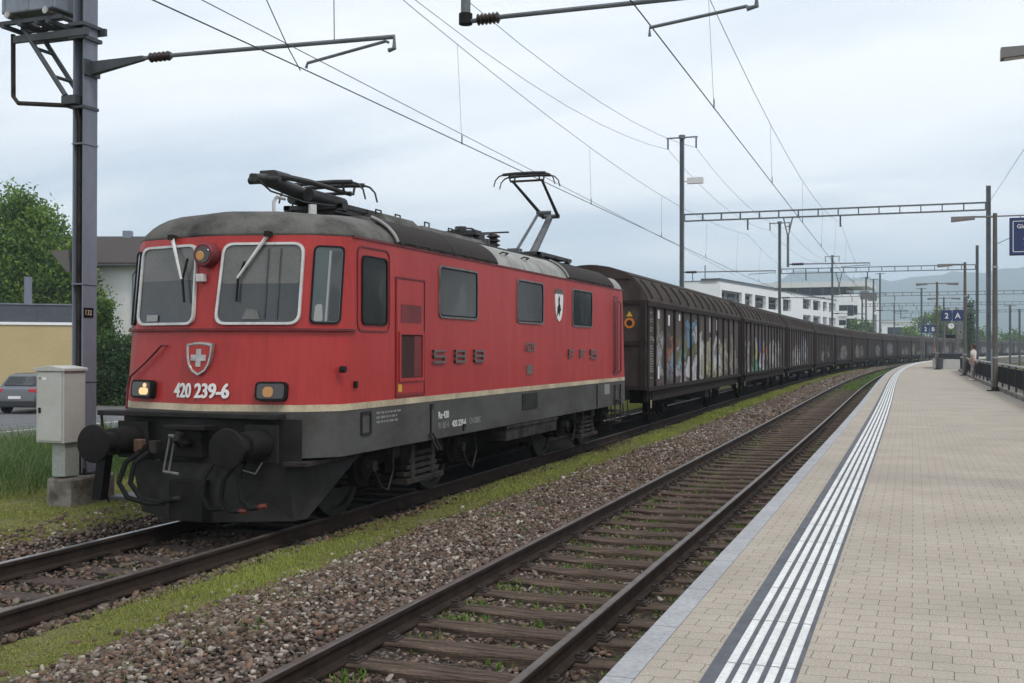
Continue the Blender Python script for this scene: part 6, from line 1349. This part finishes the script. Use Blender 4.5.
gf = empty('green_fence', (-27, 42.5, -.65), 0, 'dark green panel fence below the shrubs left of the locomotive', 'fence'); MB().bx(-3.6, 3.4, -.03, .03, 0, 1.25).build('fence_panel', M['greenfence'], gf)
for x in (-3.5, -1.2, .9, 3.0): MB().bx(x-.05, x+.05, -.06, .06, 0, 1.35).build('fence_post', M['greenfence'], gf)
tag(MB().bx(-20.95, -20.65, 29.9, 30.2, -.6, .95).build('wooden_post', M['brownpost'], bevel=.02), 'brown wooden post standing right of the mast', 'post')
# car
car = empty('parked_car', (-26.55, 36.0, -.58), R(14), 'silver grey estate car parked against the yellow hall, seen from behind', 'car')
b = MB(); secs = []
for y, hw, z0, zb, ztp, hwt in ((-2.2, .80, .35, .62, .64, .78), (-2.12, .88, .28, .80, .98, .82), (-1.85, .91, .24, .90, 1.10, .80), (-1.5, .92, .24, .95, 1.50, .66), (-1.0, .92, .24, .97, 1.60, .66), (.2, .92, .24, .96, 1.61, .66), (.9, .92, .24, .95, 1.42, .66), (1.35, .91, .24, .94, 1.02, .72), (2.0, .88, .26, .80, .86, .74), (2.25, .76, .35, .60, .62, .68)):
    secs.append([(-hw, y, z0), (hw, y, z0), (hw*1.01, y, (z0+zb)/2), (hw, y, zb), (hwt, y, ztp), (-hwt, y, ztp), (-hw, y, zb), (-hw*1.01, y, (z0+zb)/2)])
b.loft(secs, True, True); b.build('body', M['carpaint'], car, smooth='auto', bevel=.03)
panel('rear_window', [(-.68, -1.845, 1.12), (.68, -1.845, 1.12), (.58, -1.545, 1.46), (-.58, -1.545, 1.46)], .06, .012, M['glass'], car, .004)
for sg in (-1, 1):
    q = [(sg*.905, -1.35, 1.0), (sg*.905, .95, 1.0), (sg*.70, .55, 1.45), (sg*.70, -1.2, 1.50)]
    panel('side_glass', q if sg > 0 else [q[1], q[0], q[3], q[2]], .06, .02, M['glass'], car, .006)
    MB().box((sg*.72, -2.10, .92), (.34, .10, .17)).build('tail_light', M['taillight'], car, bevel=.03); MB().box((sg*.99, .62, 1.05), (.16, .10, .13)).build('wing_mirror', M['carpaint'], car, bevel=.03)
    for y in (-1.35, 1.35):
        wc = MB().tube([(sg*.72, y, .33), (sg*.93, y, .33)], .33, 22).build('wheel', M['rubber'], car, smooth='auto'); MB().tube([(sg*.92, y, .33), (sg*.945, y, .33)], .20, 16).build('rim', M['silver'], wc, smooth='auto')
MB().bx(-.86, .86, -2.24, -2.1, .28, .52).build('rear_bumper', M['carblack'], car, bevel=.03); MB().bx(-.26, .26, -2.222, -2.19, .60, .71).build('number_plate', M['signwhite'], car)

# ------------------------------------------------------------------ trees, shrubs
def leaf_cloud(blobs, n, size, m, name, parent, droop=.3):
    """small four-cornered leaves through the crown's lumpy volume"""
    Vs = []; Ts = []; tot = sum(b_[3]**2 for b_ in blobs)
    for (x, y, z, r, sq) in blobs:
        k = int(n*r*r/tot); u = RNG.normal(size=(k, 3)); u /= np.linalg.norm(u, axis=1)[:, None]; rad = r*(RNG.random(k)**.38)*(1+.22*np.sin(u[:, 0]*6+x)*np.sin(u[:, 2]*5+y))
        # twig clumps
        nc = max(6, k//26); cen = u[:nc]*rad[:nc, None]; idx = RNG.integers(0, nc, k); p_ = cen[idx]+RNG.normal(0, r*.10+size*.6, (k, 3)); p_[:, 2] *= sq; p_ += np.array([x, y, z])
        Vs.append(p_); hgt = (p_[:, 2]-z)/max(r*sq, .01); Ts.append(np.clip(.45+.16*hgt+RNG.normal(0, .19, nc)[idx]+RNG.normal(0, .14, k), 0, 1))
    P0 = np.concatenate(Vs); T0 = np.concatenate(Ts); k = len(P0)
    a = RNG.normal(size=(k, 3)); a /= np.linalg.norm(a, axis=1)[:, None]; a[:, 2] -= droop; b_ = np.cross(a, RNG.normal(size=(k, 3))); b_ /= np.linalg.norm(b_, axis=1)[:, None]
    s_ = (size*RNG.uniform(.6, 1.3, k))[:, None]; V = np.stack([P0-a*s_*.5, P0+b_*s_*.32, P0+a*s_*.5, P0-b_*s_*.32], 1).reshape(-1, 3)
    o = npmesh(name, V, np.arange(k*4).reshape(-1, 4), m, 4, None, np.repeat(T0, 4)); o.parent = parent; return o
def tree(name, x, y, z0, h, blobs, n, size, label, cat='tree', m='leaf', tr=.25, group=None, limbs=5):
    e_ = empty(name, (x, y, z0), 0, label, cat, group)
    b = MB(); b.tube([(0, 0, -.2), (.03*h*.2, 0, h*.25), (-.02*h*.2, .05, h*.55), (0, 0, h*.8)], [tr*1.3, tr, tr*.6, tr*.2], 9)
    for bl in blobs[:limbs]:
        b.tube([(0, 0, h*.22+.02*bl[2]), (bl[0]*.5, bl[1]*.5, (h*.3+bl[2])*.5), (bl[0], bl[1], bl[2])], [tr*.55, tr*.35, tr*.1], 6)
    b.build('trunk', M['bark'], e_, smooth='auto'); leaf_cloud(blobs, n, size, M[m], 'crown', e_); return e_
def lump(h, w_, k, seed, z_lo=.3):
    rr = random.Random(seed); return [(rr.uniform(-w_, w_), rr.uniform(-w_, w_)*.8, h*rr.uniform(z_lo, .88), w_*rr.uniform(.35, .62), rr.uniform(.75, 1.0)) for _ in range(k)]
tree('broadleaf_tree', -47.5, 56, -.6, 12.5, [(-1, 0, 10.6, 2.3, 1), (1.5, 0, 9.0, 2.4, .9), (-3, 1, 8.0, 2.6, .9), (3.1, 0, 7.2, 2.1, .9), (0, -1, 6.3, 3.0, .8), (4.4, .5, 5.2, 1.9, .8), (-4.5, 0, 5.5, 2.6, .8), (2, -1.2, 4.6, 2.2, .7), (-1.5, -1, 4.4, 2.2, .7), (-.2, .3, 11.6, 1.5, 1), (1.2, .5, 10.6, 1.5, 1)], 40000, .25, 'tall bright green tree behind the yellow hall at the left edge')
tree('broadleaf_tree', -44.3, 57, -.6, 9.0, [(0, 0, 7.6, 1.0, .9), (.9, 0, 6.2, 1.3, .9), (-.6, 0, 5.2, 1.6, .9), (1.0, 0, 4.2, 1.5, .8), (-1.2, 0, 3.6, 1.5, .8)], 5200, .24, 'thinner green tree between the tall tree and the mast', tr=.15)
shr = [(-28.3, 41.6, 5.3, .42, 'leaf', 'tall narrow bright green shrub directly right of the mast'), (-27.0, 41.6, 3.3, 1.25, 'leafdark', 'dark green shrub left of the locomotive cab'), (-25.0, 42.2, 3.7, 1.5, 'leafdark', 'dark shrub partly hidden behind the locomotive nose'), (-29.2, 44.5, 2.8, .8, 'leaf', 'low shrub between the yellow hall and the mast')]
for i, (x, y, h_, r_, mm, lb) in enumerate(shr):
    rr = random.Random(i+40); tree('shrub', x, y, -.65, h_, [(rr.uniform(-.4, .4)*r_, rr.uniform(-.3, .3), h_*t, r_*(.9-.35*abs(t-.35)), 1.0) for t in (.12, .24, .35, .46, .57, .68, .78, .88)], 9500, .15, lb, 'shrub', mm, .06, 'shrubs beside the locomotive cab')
for i, (x, y, px_, h_, w_, lb) in enumerate(((0, 360, 899, 9.5, 5.5, 'round green tree in front of the low white house'), (0, 250, 934, 11.5, 5.0, 'green tree behind the 2 B sign'), (0, 300, 922, 8, 5.5, 'green tree left of the 2 B sign'), (0, 310, 948, 8, 5, 'low green tree behind the 2 A sign'), (0, 300, 983, 9, 4, 'green tree behind the nearest portal post'), (0, 330, 1004, 9.0, 8, 'low wide green tree right of the nearest lamp post'), (0, 230, 866, 8.2, 3.0, 'small green tree at the foot of the transformer poles'), (0, 340, 1019, 7, 6, 'low green tree at the far right edge'))):
    q = at(px_, 330, y); tree('broadleaf_tree', q.x, y, -.6, h_, lump(h_, w_*.8, 7, i+5, .35), 2600, .6, lb, 'tree', 'leaf', .2, 'far trees behind the wagons')
q = at(970, 320, 190); tree('cypress_tree', q.x, 190, -.5, 10.5, [(0, 0, z_, .95-.06*abs(z_-5), 1.2) for z_ in (2, 3.2, 4.4, 5.6, 6.8, 8.0, 9.0, 9.8)], 2600, .35, 'slim dark cypress shaped tree right of the 2 A sign', 'tree', 'leafdark', .12, limbs=0)
# invented houses and trees out of view, added to reflect in the locomotive's windows
simple_block('station_house', 47, 112, 12, 26, -.6, 11, R(90), 'housewall', 'white house across the station, right of the view', 'building', [(-4.5+k*2.6, -3.2+k*2.6, z_, z_+1.6) for k in range(4) for z_ in (1, 4.2, 7.4)], 'rooftile', slab=1.2)
simple_block('station_house', 50, 176, 14, 34, -.6, 14, R(90), 'loggia', 'grey house farther across the station, right of the view', 'building', [(-5+k*2.6, -3.7+k*2.6, z_, z_+1.6) for k in range(4) for z_ in (1, 4.2, 7.4, 10.6)], 'rooftile', slab=1.2)
for i, (x, y) in enumerate(((42, 84), (44, 140), (43, 152), (45, 206))): tree('broadleaf_tree', x, y, -.6, 11, lump(11, 4.2, 7, i+30, .3), 2600, .5, ['tree before the white house across the station', 'tree between the two houses across the station', 'tree before the grey house across the station', 'tree beyond the grey house across the station'][i], 'tree', 'leafdark', .2)

# ------------------------------------------------------------------ far hills
def hills():
    prof = [(-14000, 230), (-1800*1.6, 240), (-1000*1.6, 250), (-1100, 262), (-775, 345), (-564, 424), (-309, 384), (36, 366), (179, 380), (523, 425), (1200, 470), (3000, 430), (9000, 360)]
    xs = np.linspace(-9000, 9000, 361); hz_ = np.interp(xs, [q[0] for q in prof], [q[1] for q in prof]); hz_ = hz_+12*np.sin(xs*.011)+7*np.sin(xs*.031+1)+4*np.sin(xs*.07)
    ds = [3300, 4000, 4700, 5300, 6000, 6900, 8000]; fr = [-.01, .10, .30, .62, 1.0, .8, -.02]
    V = []
    for d_, f_ in zip(ds, fr): V.append(np.stack([xs*d_/6000, np.full_like(xs, d_), hz_*f_+(f_ > .05)*(f_ < .99)*14*np.sin(xs*.02+d_)], -1))
    n = len(xs); V = np.concatenate(V)*.5; i = np.arange(len(ds)-1)[:, None]*n+np.arange(n-1)[None, :]
    Fc = np.stack([i, i+1, i+n+1, i+n], -1).reshape(-1, 4); npmesh('hills', V, Fc, mat('wooded_hills', (.022, .036, .026), .95, col2=(.035, .048, .030), nscale=.004), 4, 'structure', smooth=True)
hills()
hz = MB().bx(-7000, 7000, -300, 4600, -2.0, 262)
hm = bpy.data.materials.new('valley_haze'); hm.use_nodes = True; t = hm.node_tree; t.nodes.clear(); oo = N(t, 'ShaderNodeOutputMaterial'); pv = N(t, 'ShaderNodeVolumePrincipled'); pv.inputs['Color'].default_value = (.76, .895, 1, 1); pv.inputs['Density'].default_value = 0.00044; pv.inputs['Anisotropy'].default_value = .3
L(t, pv.outputs[0], oo.inputs['Volume']); ho = hz.build('haze', hm); ho['kind'] = 'stuff'; ho['label'] = 'thin bluish haze in the valley air'
